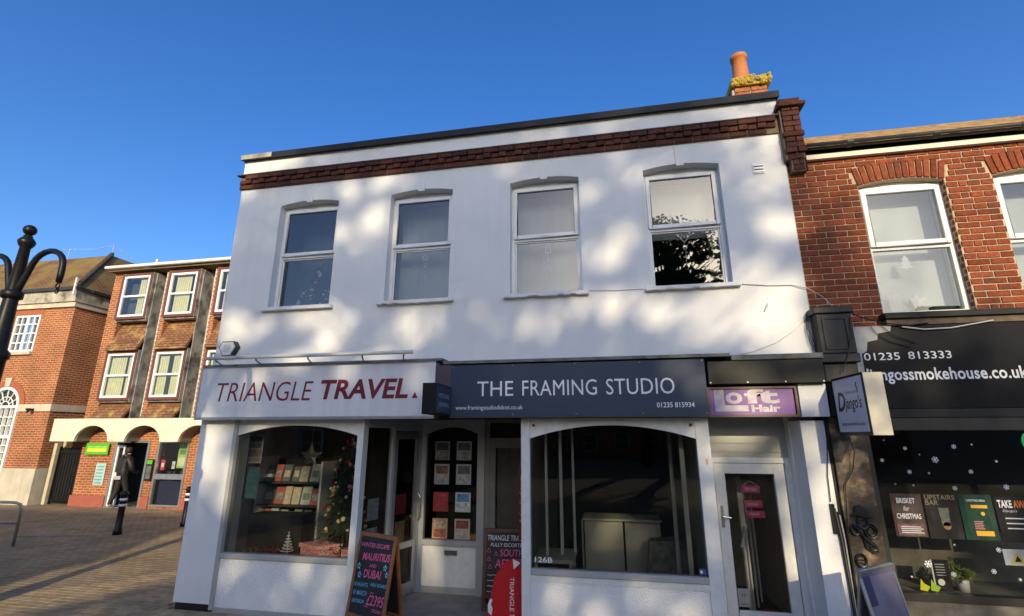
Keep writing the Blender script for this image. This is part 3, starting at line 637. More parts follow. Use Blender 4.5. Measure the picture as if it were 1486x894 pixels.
bx('window_ledge', M('pine_ledge', (.42, .30, .20), .6), rb, 3.05, 3.96, .2, .4, 3.42, 3.455)
one('black_object', MB().box(3.66, 3.93, .22, .30, 3.456, 3.52), black, 'low black box lying on the brick building window ledge', 'box')
bx('sill_band', blackmat, rb, 3.0, 7.4, -.10, RY+.12, 3.335, 3.394); bx('lower_band', M('dirty_timber', (.13, .09, .06), .8, .4, 9), rb, 3.02, 7.4, -.06, RY, 3.262, 3.334)
bx('fascia_board', M('cream_board', (.72, .68, .55), .6, .06), rb, 2.512, 7.4, -.03, RY-.005, 5.365, 5.425)
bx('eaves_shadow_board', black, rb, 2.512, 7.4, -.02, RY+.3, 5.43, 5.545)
# half-round gutter with brackets
gp = [(-.09+.058*cos(pi+i*pi/8), 5.515+.058*sin(pi+i*pi/8)) for i in range(9)]+[(-.09+.05*cos(2*pi-i*pi/8), 5.515+.05*sin(2*pi-i*pi/8)) for i in range(9)]
gt = MB().prismx(gp, 2.512, 7.4).build('gutter', charcoal, rb, smooth=True)
for x in (2.95, 3.85, 4.72): MB().prismx([(-.09+.064*cos(pi+i*pi/8), 5.515+.064*sin(pi+i*pi/8)) for i in range(9)], x, x+.07).build('gutter_joint', charcoal, gt)
rf = MB().add([(2.515, -.13, 5.50), (7.4, -.13, 5.50), (7.4, 2.8, 7.40), (2.515, 2.8, 7.40), (2.515, -.13, 5.47), (7.4, -.13, 5.47)], [(0, 1, 2, 3), (4, 5, 1, 0)])
# ragged lower tile courses, each tile nose a little different
r = random.Random(4)
for row in range(5):
    x = 2.516; y0 = -.135+row*.1; z0 = 5.515+row*.0655
    while x < 5.6:
        dz = r.uniform(0, .012); rf.add([(x, y0, z0-.012+dz), (x+.158, y0, z0-.012+dz), (x+.158, y0+.13, z0+.085), (x, y0+.13, z0+.085), (x, y0, z0-.03+dz), (x+.158, y0, z0-.03+dz)], [(0, 1, 2, 3), (4, 5, 1, 0)]); x += .165
rf.build('roof', orange_roof, rb)
mb = MB()
for i in range(60): mb.ball((2.52+r.random()**2*.8, -.10+r.uniform(-.02, .04), 5.505+r.uniform(-.01, .015)), r.uniform(.008, .018), 6)
mo = mb.build('gutter_moss', M('moss', (.07, .08, .02), .95, .3, 30, 1., 80), rb); mo['kind'] = 'stuff'
# smokehouse shopfront
t = thing('fascia_sign', 'black smokehouse fascia sign with white phone number and web address', 'shop sign', (4, 0, 2.38))
bx('panel', M('black_sign_panel', (.008, .008, .010), .4, .4, 2.5, streak=.2, spec=.15), t, 2.66, 7.4, -.045, RY-.0005, 2.38, 3.262)
MB().prism([(2.66, 3.262), (2.66, 2.62), (2.72, 2.62), (2.725, 2.96), (2.78, 2.99), (2.80, 3.09), (2.90, 3.11), (2.92, 3.18), (3.04, 3.2), (3.06, 3.262)], -.05, -.0455).build('worn_patch', M('bare_panel', (.34, .35, .36), .7, .2, 10), t)
mb = MB(); text(mb, '01235', 2.742, 3.085, 2.888, 2.968, front(-.048), offset=.006); text(mb, '813333', 3.164, 3.565, 2.892, 2.972, front(-.048), offset=.006)
text(mb, 'djangossmokehouse.co.uk', 2.70, 4.20, 2.632, 2.80, front(-.048), offset=.022, space=1.05)
# slab serifs of the numerals and letters
mb.build('lettering', paintwhite, t)
bx('sign_rail', blackmat, rb, 2.66, 7.4, -.05, RY, 2.29, 2.375)
con = MB().box(2.29, 2.64, -.16, .0, 2.96, 3.40).box(2.26, 2.66, -.19, 0, 3.40, 3.47).box(2.27, 2.65, -.18, 0, 2.86, 2.955).box(2.30, 2.63, -.13, 0, 2.66, 2.855).box(2.32, 2.61, -.10, 0, 2.30, 2.655).build('console', M('console_black', (.020, .019, .018), .6, .3, 6), rb, bevel=.008)
s = MB(); ring(s, 2.34, 2.59, 3.0, 3.36, -.172, -.1605, .025); s.build('moulding', M('console_black'), con)
marb = M('marbled_brown', (.05, .033, .022), .45, .5, 5, .5, 14, col2=(.26, .175, .09), c2amt=.40, c2scale=5)
bx('pilaster', marb, rb, 2.285, 2.60, -.07, 0, 0, 2.295)
bx('pilaster_side', blackmat, rb, 2.252, 2.284, -.03, .02, 0, 2.3)
# window front
RWX0 = 2.62
f = MB(); f.box(2.601, 2.655, -.04, .05, 0, 2.289); f.box(2.655, 7.4, -.045, .05, .58, .645); f.box(2.655, 7.4, -.03, .05, 2.16, 2.289); f.box(4.95, 5.02, -.035, .05, .645, 2.16)
sw = f.build('shop_window', M('black_frame', (.02, .019, .018), .4, .3, 5), rb)
MB().quad((2.655, .0, .645), (4.95, .0, .645), (4.95, .0, 2.16), (2.655, .0, 2.16)).build('pane', glass_shop, sw)
bx('stallriser', M('slate_riser', (.16, .145, .12), .7, .35, 4, .5, 20, col2=(.07, .06, .05), c2amt=.45, c2scale=3), rb, 2.655, 7.4, -.02, .05, 0, .579)
bx('window_board', M('grey_board', (.17, .155, .125), .8, .2, 8, streak=.2), rb, 2.66, 4.94, .06, .55, .60, .64)
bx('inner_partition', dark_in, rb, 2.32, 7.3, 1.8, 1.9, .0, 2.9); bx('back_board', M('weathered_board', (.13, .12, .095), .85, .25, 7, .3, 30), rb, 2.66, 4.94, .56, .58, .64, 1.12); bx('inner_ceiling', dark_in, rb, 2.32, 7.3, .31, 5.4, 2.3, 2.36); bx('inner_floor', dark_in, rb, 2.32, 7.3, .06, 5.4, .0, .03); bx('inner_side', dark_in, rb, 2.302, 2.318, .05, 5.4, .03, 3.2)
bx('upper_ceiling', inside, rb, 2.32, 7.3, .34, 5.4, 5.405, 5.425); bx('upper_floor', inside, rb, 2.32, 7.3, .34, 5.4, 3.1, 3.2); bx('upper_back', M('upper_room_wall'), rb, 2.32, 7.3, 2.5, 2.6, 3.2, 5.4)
# projecting smokehouse sign
t = thing('projecting_sign', 'double-sided projecting sign with script lettering and worn cream edge', 'projecting sign', (2.42, -.45, 2.1))
bx('box', black, t, 2.332, 2.50, -.815, -.17, 2.105, 2.68); bx('edge', M('worn_cream', (.62, .57, .44), .6, .12, 6, col2=(.18, .14, .09), c2amt=.22, c2scale=16), t, 2.338, 2.498, -.822, -.8155, 2.11, 2.675); bx('face', M('pale_sign_face', (.50, .52, .62), .5, .06, 4), t, 2.326, 2.3315, -.79, -.2, 2.14, 2.655)
mb = MB(); fs = lambda u, v: (2.325, -u, v)
text(mb, 'D', .25, .42, 2.34, 2.53, fs, shear=.25, offset=.03); text(mb, 'jango\'s', .40, .74, 2.32, 2.48, fs, shear=.2, offset=.015); text(mb, 'SMOKEHOUSE & BAR', .45, .66, 2.50, 2.525, fs)
text(mb, 'djangossmokehouse.co.uk', .27, .73, 2.19, 2.235, fs); mb.mark().tube([(2.3245, -.69, 2.50), (2.3245, -.70, 2.54), (2.3245, -.68, 2.57), (2.3245, -.69, 2.60)], .004, 4); mb.build('lettering', black, t)
bx('bracket', black, t, 2.39, 2.43, -.171, -.14, 2.3, 2.6)
# relief of a hatted musician on the pilaster
t = thing('wall_relief', 'dark metal relief of hatted guitarist on the marbled pilaster', 'relief', (2.43, -.09, .9))
def ell(cx, cz, rx, rz, y=-.085, n=16, a=0.): return [(cx+rx*cos(i*2*pi/n)*cos(a)-rz*sin(i*2*pi/n)*sin(a), y, cz+rx*cos(i*2*pi/n)*sin(a)+rz*sin(i*2*pi/n)*cos(a)) for i in range(n+1)]
reliefm = M('relief_black', (.010, .009, .008), .35, .3, 9)
MB().prism([(2.33, 1.335), (2.37, 1.35), (2.39, 1.42), (2.44, 1.43), (2.48, 1.40), (2.49, 1.345), (2.53, 1.31), (2.49, 1.30), (2.42, 1.325)], -.10, -.071).build('hat', reliefm, t, bevel=.004)
mb = MB(); mb.tube(ell(2.44, 1.27, .045, .06), .009, 5); mb.tube([(2.42, -.087, 1.28), (2.43, -.087, 1.29), (2.44, -.087, 1.28)], .006, 4); mb.tube([(2.45, -.087, 1.285), (2.46, -.087, 1.29), (2.47, -.087, 1.28)], .006, 4); mb.tube([(2.42, -.087, 1.235), (2.44, -.087, 1.225), (2.465, -.087, 1.235)], .007, 4); mb.build('face', reliefm, t)
mb = MB(); mb.tube(ell(2.50, 1.19, .055, .065), .010, 5); mb.tube(ell(2.50, 1.19, .035, .042), .007, 5); mb.tube(ell(2.36, 1.20, .04, .05), .010, 5); mb.tube([(2.34, -.085, 1.25), (2.40, -.085, 1.17), (2.44, -.085, 1.10), (2.50, -.085, 1.05)], .016, 6); mb.build('hands', reliefm, t)
mb = MB(); mb.prism([(2.41, 1.15), (2.47, 1.13), (2.53, 1.06), (2.54, 1.0), (2.49, .985), (2.43, 1.03)], -.092, -.071); mb.tube(ell(2.49, 1.04, .03, .025, -.095), .007, 5); mb.build('guitar', reliefm, t)
mb = MB(); mb.tube(ell(2.37, .92, .045, .06), .011, 5)
for i in range(3): mb.tube([(2.335, -.085, .89+i*.03), (2.37, -.088, .90+i*.03), (2.405, -.085, .89+i*.03)], .006, 4)
mb.build('drum', reliefm, t)
mb = MB().prism([(2.33, .30), (2.50, .25), (2.50, .80), (2.44, .86), (2.38, .84), (2.34, .7)], -.086, -.071); mb.build('body', reliefm, t, bevel=.004)

# ---- smokehouse window dressing
def poster(label, x0, x1, z0, z1, bgm, fill, y=-.006, tilt=.0):
    t = thing('poster', label, 'poster', ((x0+x1)/2, y, z0), group=None)
    mb = MB(); n = 6; r = random.Random(int(x0*100))
    for i in range(n):
        a = x0+(x1-x0)*i/n; b = x0+(x1-x0)*(i+1)/n; d0 = .004*sin(i*1.7); d1 = .004*sin((i+1)*1.7)
        mb.quad((a, y+d0-.002, z0+tilt*i/n), (b, y+d1-.002, z0+tilt*(i+1)/n), (b, y+d1-.002, z1), (a, y+d0-.002, z1))
    mb.build('sheet', bgm, t)
    fill(t, x0, x1, z0, z1, y-.008)
    return t
def p1(t, a, b, c, d, y):
    mb = MB(); text(mb, 'BRISKET', a+.05, b-.06, d-.09, d-.04, front(y), offset=.02); text(mb, 'for', a+.10, b-.12, d-.16, d-.115, front(y), shear=.3); text(mb, 'CHRISTMAS', a+.03, b-.03, d-.235, d-.185, front(y), offset=.02)
    for i in range(4): mb.box(a+.05, b-.03-.02*(i % 2), y, y+.0006, c+.035+i*.018, c+.042+i*.018)
    mb.build('lettering', M('soft_white', (.55, .57, .60), .6), t)
    MB().box(a+.02, b-.02, y+.0008, y+.0014, c+.01, c+.12).build('photo', M('meat_print', (.12, .055, .05), .6, .5, 30), t)
def p2(t, a, b, c, d, y):
    mb = MB(); text(mb, 'UPSTAIRS', a+.01, b-.02, d-.055, d-.01, front(y)); text(mb, 'BAR', a+.01, a+.12, d-.105, d-.06, front(y)); mb.build('lettering', M('bronze_print', (.28, .22, .13), .5), t)
    MB().prism([(a+.12, c+.12), (a+.19, c+.12), (a+.20, d-.13), (a+.11, d-.13)], y, y+.001).build('glass_print', M('glass_print', (.16, .16, .11), .5, .3, 30), t)
    MB().cyl((a+.16, y, c+.12), (a+.16, y+.001, c+.12), .035, n=16).build('drink_print', M('amber_print', (.38, .22, .06), .5), t)
def p3(t, a, b, c, d, y):
    mb = MB().box(a+.09, b-.05, y, y+.001, d-.125, d-.095).mark().box(a+.09, b-.04, y, y+.001, c+.04, c+.085); mb.mark().cyl((b-.10, y, d-.175), (b-.10, y+.001, d-.175), .018, n=10); mb.build('bars', M('orange_print', (.62, .33, .02), .5), t)
    mb = MB()
    for i in range(5): mb.box(a+.09, a+.17-.01*(i % 2), y, y+.001, c+.10+i*.016, c+.108+i*.016)
    mb.build('menu_lines', M('pink_print', (.5, .2, .2), .5), t)
    mb = MB(); text(mb, 'CHRISTMAS MENU', a+.06, b-.06, d-.065, d-.045, front(y)); mb.build('lettering', paintwhite, t)
def p4(t, a, b, c, d, y):
    mb = MB(); text(mb, 'TAKE', a+.02, a+.14, d-.10, d-.03, front(y), offset=.03); mb.build('lettering', paintwhite, t)
    mb = MB(); text(mb, 'AWAY', a+.15, b-.01, d-.10, d-.03, front(y), offset=.03); mb.build('orange_lettering', M('red_orange_print', (.60, .15, .03), .5), t)
    mb = MB(); text(mb, 'Django\'s', a+.05, a+.17, d-.145, d-.115, front(y), shear=.3)
    for i in range(3): mb.box(a+.06, b-.03*i, y, y+.001, d-.20-i*.045, d-.19-i*.045)
    mb.build('print', M('soft_white'), t)
pd = M('poster_dark', (.022, .018, .018), .3, .5, 9)
poster('dark brisket for Christmas poster in smokehouse window', 2.755, 3.03, 1.14, 1.54, M('poster_brown', (.06, .04, .035), .3, .6, 9), p1)
poster('dark upstairs bar poster with drink glass in smokehouse window', 3.05, 3.34, 1.13, 1.545, pd, p2)
poster('dark green menu poster with orange bars in smokehouse window', 3.355, 3.635, 1.13, 1.545, M('poster_green', (.012, .045, .03), .3, .4, 9), p3)
poster('black takeaway poster with orange lettering in smokehouse window', 3.655, 3.98, 1.12, 1.53, M('poster_black', (.015, .015, .017), .3, .3, 9), p4)
t = thing('warning_notice', 'pale notice with yellow warning triangle in smokehouse window', 'notice', (3.75, -.004, .93)); bx('sheet', M('notice_grey', (.40, .44, .42), .5), t, 3.63, 3.88, -.006, -.003, .92, 1.06)
MB().prism([(3.68, .94), (3.80, .94), (3.74, 1.035)], -.0085, -.0065).build('triangle', M('warning_yellow', (.55, .40, .05), .5), t); MB().prism([(3.71, .952), (3.77, .952), (3.74, 1.005)], -.0100, -.0088).build('symbol', black, t)
flake_m = M('snow_sticker', (.72, .76, .76), .6)
def flake(x, z, r, i):
    mb = MB()
    for k in range(3):
        a = k*pi/3+i; mb.tube([(x-r*cos(a), -.006, z-r*sin(a)), (x+r*cos(a), -.006, z+r*sin(a))], r*.14, 4)
    for k in range(6):
        a = k*pi/3+i; p = (x+.62*r*cos(a), z+.62*r*sin(a))
        for s in (-.8, .8): mb.tube([(p[0], -.006, p[1]), (p[0]+.4*r*cos(a+s), -.006, p[1]+.4*r*sin(a+s))], r*.1, 4)
    one('snowflake_sticker', mb, flake_m, 'small white snowflake sticker on the smokehouse window', 'sticker', 'snowflake stickers on the smokehouse window')
for i, (x, z, r) in enumerate([(2.98, 1.98, .018), (3.42, 2.0, .022), (3.23, 1.87, .030), (2.75, 1.86, .018), (2.98, 1.75, .02), (3.35, 1.60, .021), (3.79, 1.62, .024), (3.52, 1.76, .02), (3.15, 1.74, .010), (2.83, 1.63, .009), (2.99, 1.62, .009), (3.76, 1.86, .012), (3.58, 2.02, .008), (2.80, 2.06, .008), (3.10, 1.92, .007), (3.60, 1.05, .022), (2.98, .90, .032), (3.18, .82, .022), (3.52, .86, .022), (3.72, .80, .014), (3.24, 1.08, .009), (2.82, .78, .010)]): flake(x, z, r, i*.4)
t = thing('round_sticker', 'bright green round sticker on the smokehouse window', 'sticker', (4.14, -.004, 2.0)); MB().cyl((4.13, -.003, 2.045), (4.13, -.006, 2.045), .115, n=28).build('disc', M('bright_green', (.03, .52, .16), .5), t)
mb = MB(); text(mb, 'UBER', 4.05, 4.21, 2.05, 2.09, front(-.0075), offset=.02); text(mb, 'EATS', 4.05, 4.21, 1.99, 2.03, front(-.0075), offset=.02); mb.build('lettering', M('dark_green_print', (.005, .05, .02), .5), t)
t = thing('potted_plant', 'small bushy green plant in white pot on smokehouse window board', 'plant', (3.32, .14, .64))
MB().lathe([(.045, 0), (.055, .10), (.05, .105)], (3.32, .14, .64), 14).build('pot', M('white_pot', (.66, .66, .62), .4), t, smooth=True)
mb = MB(); r = random.Random(9)
for i in range(160):
    v = Vector((r.gauss(0, 1), r.gauss(0, 1), r.gauss(0, .8))).normalized()*r.uniform(.03, .085); p = Vector((3.32, .14, .80))+v; d = v.normalized(); s = d.orthogonal().normalized()*.014
    mb.add([p-s, p+d*.035, p+s, p-d*.01], [(0, 1, 2, 3)])
mb.build('leaves', M('bright_leaf', (.16, .22, .03), .6, .4, 40), t)
t = thing('menu_board', 'black upright menu card with white edge on smokehouse window board', 'menu', (3.12, .10, .64)); bx('card', pd, t, 3.07, 3.21, .10, .106, .642, .92); bx('edge', paper, t, 3.055, 3.068, .098, .106, .642, .92); MB().cyl((3.12, .099, .72), (3.12, .0995, .72), .03, n=16).build('logo', paintwhite, t)
mb = MB()
for i in range(5): mb.box(3.09, 3.17, .0985, .0995, .78+i*.024, .786+i*.024)
mb.build('print', M('soft_white'), t)
for x, c, nm in ((2.93, (.55, .55, .02), 'yellow-green star cut-out lying behind the smokehouse glass'), (3.02, (.30, .5, .03), 'lime green leaf cut-out lying behind the smokehouse glass')):
    one('cut_out', MB().prism([(x-.04, .66), (x+.02, .65), (x+.05, .69), (x, .72), (x-.02, .76)], .03, .034), M('cutout_%d' % int(x*100), c, .6), nm, 'decoration')

# ================================================================ CABLES ON THE FACADES
def cable(label, pts, r=.006, m=None): one('cable', MB().tube(pts, r, 5), m or black, label, 'cable')
grey_c = M('grey_cable', (.45, .45, .43), .6)
cable('thin pale cable running across wall from last upper window to brick corner', [(1.53, -.012, 3.86), (1.65, -.012, 3.83), (1.9, -.01, 3.80), (2.15, -.012, 3.79), (2.30, -.03, 3.74), (2.42, -.08, 3.62), (2.5, -.1, 3.5)], .005, grey_c)
cable('thin pale cable drooping down the wall to the shutter housing', [(2.27, -.01, 3.42), (2.1, -.01, 3.25), (1.9, -.01, 3.12), (1.65, -.01, 3.03), (1.5, -.01, 3.0)], .004, M('pale_cable', (.6, .6, .57), .6))
cable('thin pale cable between the bell and heart windows', [(-.17, -.008, 3.855), (.15, -.01, 3.84), (.5, -.008, 3.84)], .004, grey_c)
for i in range(3): one('cable', MB().tube([(2.25+.01*i, -.02, 3.43), (2.225+.012*i, -.04, 3.25), (2.24+.02*i, -.04, 3.1), (2.29+.01*i, -.04, 2.98)], .004, 5), black, 'thin dark cable bunched beside the black console', 'cable', 'cables beside the console')
cable('dark cable looping from console over the smokehouse sign to window band', [(2.64, -.12, 3.42), (2.75, -.1, 3.36), (2.95, -.09, 3.29), (3.2, -.08, 3.25), (3.4, -.07, 3.27)], .007)
cable('pale cable sagging along top of the smokehouse sign', [(3.15, -.07, 3.24), (3.35, -.07, 3.205), (3.6, -.07, 3.21), (3.85, -.07, 3.25), (4.0, -.07, 3.275)], .007, M('pale_cable'))
cable('thin dark cable hanging loose before the worn patch of the sign', [(2.85, -.07, 3.26), (2.90, -.07, 3.17), (3.02, -.06, 3.08), (3.2, -.06, 3.02)], .004)
cable('thin dark cable arcing over the phone number', [(2.95, -.07, 3.27), (3.05, -.07, 3.15), (3.25, -.06, 3.06)], .004)
cable('dark cable hanging from console down behind the cream-edged sign', [(2.62, -.17, 3.35), (2.60, -.19, 3.15), (2.53, -.2, 2.95), (2.45, -.18, 2.75)], .005)
cable('thin dark cable looping down the pier side', [(2.27, -.04, 2.28), (2.24, -.05, 2.0), (2.20, -.05, 1.7), (2.19, -.05, 1.45)], .005)
cable('thin black cable looping below the cream-edged sign', [(2.42, -.14, 2.1), (2.45, -.14, 1.95), (2.42, -.12, 1.78), (2.33, -.1, 1.62), (2.29, -.09, 1.2), (2.28, -.09, .5)], .005)
t = thing('cable_trunking', 'bundle of dark cables in trunking down the white pier edge', 'cable', (2.24, -.05, .1))
for i in range(4): MB().tube([(2.20+.015*i, -.055-.004*i, 1.42-.03*i), (2.225+.013*i, -.055, 1.1), (2.238+.008*i, -.055, .7), (2.24+.006*i, -.055, .1)], .008, 6).build('cable', [black, M('brown_cable', (.13, .11, .08)), black, M('grey_cable')][i], t)
MB().box(2.178, 2.215, -.06, -.0305, 1.15, 1.43).build('clip', black, t)
one('wall_hook', MB().tube([(1.83, -.03, 3.50), (1.86, -.04, 3.56), (1.885, -.005, 3.60)], .008, 6), M('pale_cable'), 'small pale hook on white wall below the vent', 'hook')

# ================================================================ SALON DOOR DETAILS
t = thing('hanging_sign', 'three small pink plaques hung on cord inside the salon door', 'sign', (1.5, YD-.01, 1.2))
pk = M('pink_plaque', (.46, .03, .12), .5); ys = YD+.02
for i, (z, s) in enumerate(((1.475, 'loft hair'), (1.315, 'salon'), (1.205, 'open'))):
    p = bx('plaque', pk, t, 1.465+.01*i, 1.655+.012*i, ys, ys+.006, z, z+.075); mb = MB(); text(mb, s, 1.50+.01*i, 1.62, z+.02, z+.055, front(ys-.001)); mb.build('lettering', M('pink_white', (.75, .6, .65)), p)
MB().tube([(1.48, ys, 1.55), (1.56, ys, 1.60), (1.64, ys, 1.55)], .003, 4).tube([(1.475, ys+.007, 1.5), (1.485, ys+.007, 1.22)], .003, 4).build('cord', paper, t)
t = thing('door_notice', 'small white printed card in the corner of salon door glass', 'notice', (1.36, YD, .3)); bx('card', paper, t, 1.30, 1.42, YD+.013, YD+.016, .30, .48); mb = MB(); text(mb, 'cs', 1.335, 1.385, .40, .43, front(YD+.012), shear=.4); mb.box(1.32, 1.40, YD+.0115, YD+.0122, .325, .331); mb.build('print', black, t)
t = thing('stair_bannister', 'pale stair bannister rail seen through the salon door', 'bannister', (1.75, 1.4, .03))
MB().tube([(1.50, .9, .80), (1.9, 1.8, 1.35)], .022, 8).build('rail', wtrim, t)
for i in range(4): MB().cyl((1.53+.1*i, .95+.22*i, .032), (1.53+.1*i, .95+.22*i, .84+.137*i), .012).build('baluster', wtrim, t)
bx('hall_floor', M('red_lino', (.16, .03, .02), .6), wb, 1.085, 1.955, YD+.06, 1.27, .031, .05)
one('red_mat', MB().box(1.62, 1.76, .62, .76, .051, .20), M('red_box_mat', (.5, .05, .03), .6), 'small red box on hall floor inside the salon door', 'box')
bx('hall_end', M('salon_wall'), wb, 1.081, 1.955, 2.2, 2.25, .051, 2.339); bx('hall_post', wtrim, wb, 1.58, 1.64, 1.2, 1.26, .051, 1.6)

# ================================================================ TRAVEL SHOP DISPLAY
t = thing('bookcase', 'white sided bookcase of brochures in the travel shop window', 'bookcase', (-4.55, .95, .6))
bx('side_panel', wtrim, t, -5.06, -5.03, .70, 1.15, .6, 1.80); bx('side_panel', wtrim, t, -4.05, -4.02, .70, 1.15, .6, 1.74); bx('backboard', blackmat, t, -5.03, -4.05, 1.12, 1.15, .6, 1.76)
for z in (1.455, 1.145, .85): bx('shelf', M('dark_shelf', (.05, .04, .035), .6), t, -5.028, -4.052, .72, 1.118, z-.025, z)
one('black_cabinet', MB().box(-4.86, -4.06, .40, .69, .602, 1.07), blackmat, 'black low cabinet standing before the bookcase', 'cabinet')
r = random.Random(12); bc = [(.5, .5, .48), (.12, .14, .18), (.45, .12, .10), (.18, .25, .2), (.55, .45, .3), (.30, .32, .36), (.6, .58, .55)]
names = ['white', 'dark blue', 'red', 'green', 'tan', 'grey', 'cream']
for z, shelf in ((1.456, 'top'), (1.146, 'middle'), (.851, 'bottom')):
    x = -4.99; nth = 0
    while x < -4.16:
        k = r.randrange(7); w = r.uniform(.10, .15); h = r.uniform(.19, .25); ry = .78+r.uniform(0, .05)
        a = MB(); a.hexa([(x, ry, z+.001), (x+w, ry, z+.001), (x+w, ry+.03, z+.001), (x, ry+.03, z+.001)], [(x, ry+.05, z+h), (x+w, ry+.05, z+h), (x+w, ry+.08, z+h), (x, ry+.08, z+h)])
        root = thing('brochure', '%s brochure on the %s bookcase shelf, %s along from the travel posters' % (names[k], shelf, ['first', 'second', 'third', 'fourth', 'fifth', 'sixth', 'seventh', 'eighth', 'ninth'][nth]), 'brochure', (x+w/2, ry, z), group='brochures on the bookcase'); nth += 1
        a.build('cover', M('brochure_%d' % k, bc[k], .5, .2, 20), root)
        b = MB().hexa([(x+.02, ry-.002+.01, z+.06), (x+w-.02, ry-.002+.01, z+.06), (x+w-.02, ry+.01, z+.06), (x+.02, ry+.01, z+.06)], [(x+.02, ry+.03, z+.15), (x+w-.02, ry+.03, z+.15), (x+w-.02, ry+.034, z+.15), (x+.02, ry+.034, z+.15)]); b.build('picture', M('brochure_pic_%d' % ((k+3) % 7), bc[(k+3) % 7], .5, .4, 25), root)
        x += w+r.uniform(.004, .03)
def sheet(name, label, cat, x0, x1, z0, z1, y, cols, group=None):
    t = thing(name, label, cat, ((x0+x1)/2, y, z0), group=group); bx('paper', M('sheet_%s' % name+str(cols[0]), cols[0], .6, .1, 15), t, x0, x1, y, y+.004, z0, z1)
    h = z1-z0; w = x1-x0
    for i, c in enumerate(cols[1:]):
        bx('picture' if i == 0 else 'print', M('print'+str(c), c, .6, .45, 22), t, x0+w*.1, x1-w*.1, y-.0015, y-.0005, z1-h*(.08+.46*(i+1)-.06), z1-h*(.08+.46*i))
    return t
sheet('travel_poster', 'faded picture poster above the blue one in travel shop window', 'poster', -5.0, -4.74, 1.73, 2.12, .33, [(.24, .23, .22), (.06, .06, .06), (.16, .14, .12)])
tp = sheet('travel_poster', 'dark blue travel poster in the travel shop window', 'poster', -5.02, -4.74, 1.27, 1.68, .33, [(.035, .07, .11), (.03, .09, .14), (.05, .10, .15)])
t = thing('wire_star', 'wire star ornament hung in the travel shop window', 'star', (-4.10, .5, 1.65)); mb = MB()
for s in (1., .72, .45): 
    pts = [(-4.10+s*(.17 if i % 2 == 0 else .07)*sin(i*pi/5), .5, 1.82+s*(.17 if i % 2 == 0 else .07)*cos(i*pi/5)) for i in range(11)]; mb.tube(pts, .004, 4)
mb.build('wire', M('silver_wire', (.5, .48, .42), .35, metal=.6), t); mb = MB()
for i in range(5): mb.tube([(-4.10, .5, 1.82), (-4.10+.17*sin(i*2*pi/5), .5, 1.82+.17*cos(i*2*pi/5))], .003, 4)
mb.tube([(-4.10, .5, 1.99), (-4.10, .5, 2.3)], .002, 4); mb.build('spokes', M('silver_wire'), t)
def fir(name, label, x, y, z0, h, rad, nb, seed):
    t = thing(name, label, 'christmas tree', (x, y, z0)); r = random.Random(seed); mb = MB(); lights = []
    for i in range(nb):
        f = r.random()**.85; zz = z0+.12+f*(h-.12); a = r.uniform(0, 2*pi); R = rad*(1-f)*r.uniform(.55, 1)+.02
        p = Vector((x, y, zz)); q = Vector((x+R*cos(a), y+R*sin(a)*.8, zz-.05-R*.25))
        for k in range(7):
            c = p.lerp(q, .25+.75*k/6); d = (q-p).normalized(); s = Vector((-d.y, d.x, r.uniform(-.4, .4)))*.07*r.choice([-1, 1])*r.uniform(.6, 1.2)
            mb.add([c, c+s+d*.02, c+s*.7+d*.05+Vector((0, 0, .008))], [(0, 1, 2)])
        if i % 6 == 0: lights.append(q)
    mb.build('branches', M('fir_green', (.035, .07, .022), .75, .5, 25), t); MB().cyl((x, y, z0), (x, y, z0+h*.95), .02, .006).build('trunk', dwood, t)
    bm_ = [M('gold_bauble', (.75, .55, .22), .3), M('red_bauble', (.45, .02, .02), .25), M('pink_bauble', (.6, .2, .2), .3), M('cream_bauble', (.8, .72, .55), .3)]
    for i, q in enumerate(lights): MB().ball(q, r.uniform(.018, .032), 8).build('bauble', bm_[i % 4], t, smooth=True)
fir('christmas_tree', 'tall decorated green Christmas tree in the travel shop window', -3.52, .52, .601, 1.70, .46, 520, 3)
t = thing('gift_box', 'pink patterned gift box under the Christmas tree', 'gift box', (-3.78, .32, .60)); MB().hexa([(-4.02, .36, .60), (-3.70, .22, .60), (-3.48, .40, .60), (-3.80, .52, .60)], [(-4.02, .36, .70), (-3.70, .22, .70), (-3.48, .40, .70), (-3.80, .52, .70)]).build('box', M('pink_pattern', (.72, .20, .20), .6, .1, 9, col2=(.8, .62, .58), c2amt=.46, c2scale=38), t)
MB().hexa([(-4.05, .36, .70), (-3.70, .20, .70), (-3.45, .40, .70), (-3.80, .54, .70)], [(-4.05, .36, .75), (-3.70, .20, .75), (-3.45, .40, .75), (-3.80, .54, .75)]).build('lid', M('pink_pattern'), t)
one('gift_box', MB().box(-3.34, -3.18, .18, .34, .601, .73), M('pink_pattern'), 'small pink patterned gift box by the window mullion', 'gift box')
t = thing('wire_tree', 'small white wire tree ornament on red cloth in shop window', 'ornament', (-4.17, .30, .60)); mb = MB()
for k in range(6):
    z = .66+k*.035; R = .075*(1-k/6.5); mb.tube([(-4.17+R*cos(i*pi/5), .30+R*sin(i*pi/5), z) for i in range(11)], .005, 4)
mb.cyl((-4.17, .30, .60), (-4.17, .30, .89), .005, n=5); mb.build('wire', M('white_wire'), t)
for i, (x, c) in enumerate(((-4.62, 'gold and green'), (-4.40, 'red'))):
    t = thing('garland', '%s foliage garland lying on red cloth in shop window' % c, 'garland', (x, .25, .60)); mb = MB(); r = random.Random(i+20)
    for k in range(70):
        p = Vector((x+r.uniform(-.11, .11), .24+r.uniform(-.08, .08), .605+r.uniform(0, .08))); d = Vector((r.gauss(0, 1), r.gauss(0, 1), r.gauss(0, 1))).normalized()*.035; s = d.orthogonal().normalized()*.012; mb.add([p-s, p+d, p+s], [(0, 1, 2)])
    mb.build('leaves', [M('gold_leaf', (.22, .16, .04), .5), M('red_leaf', (.35, .03, .02), .5)][i], t)
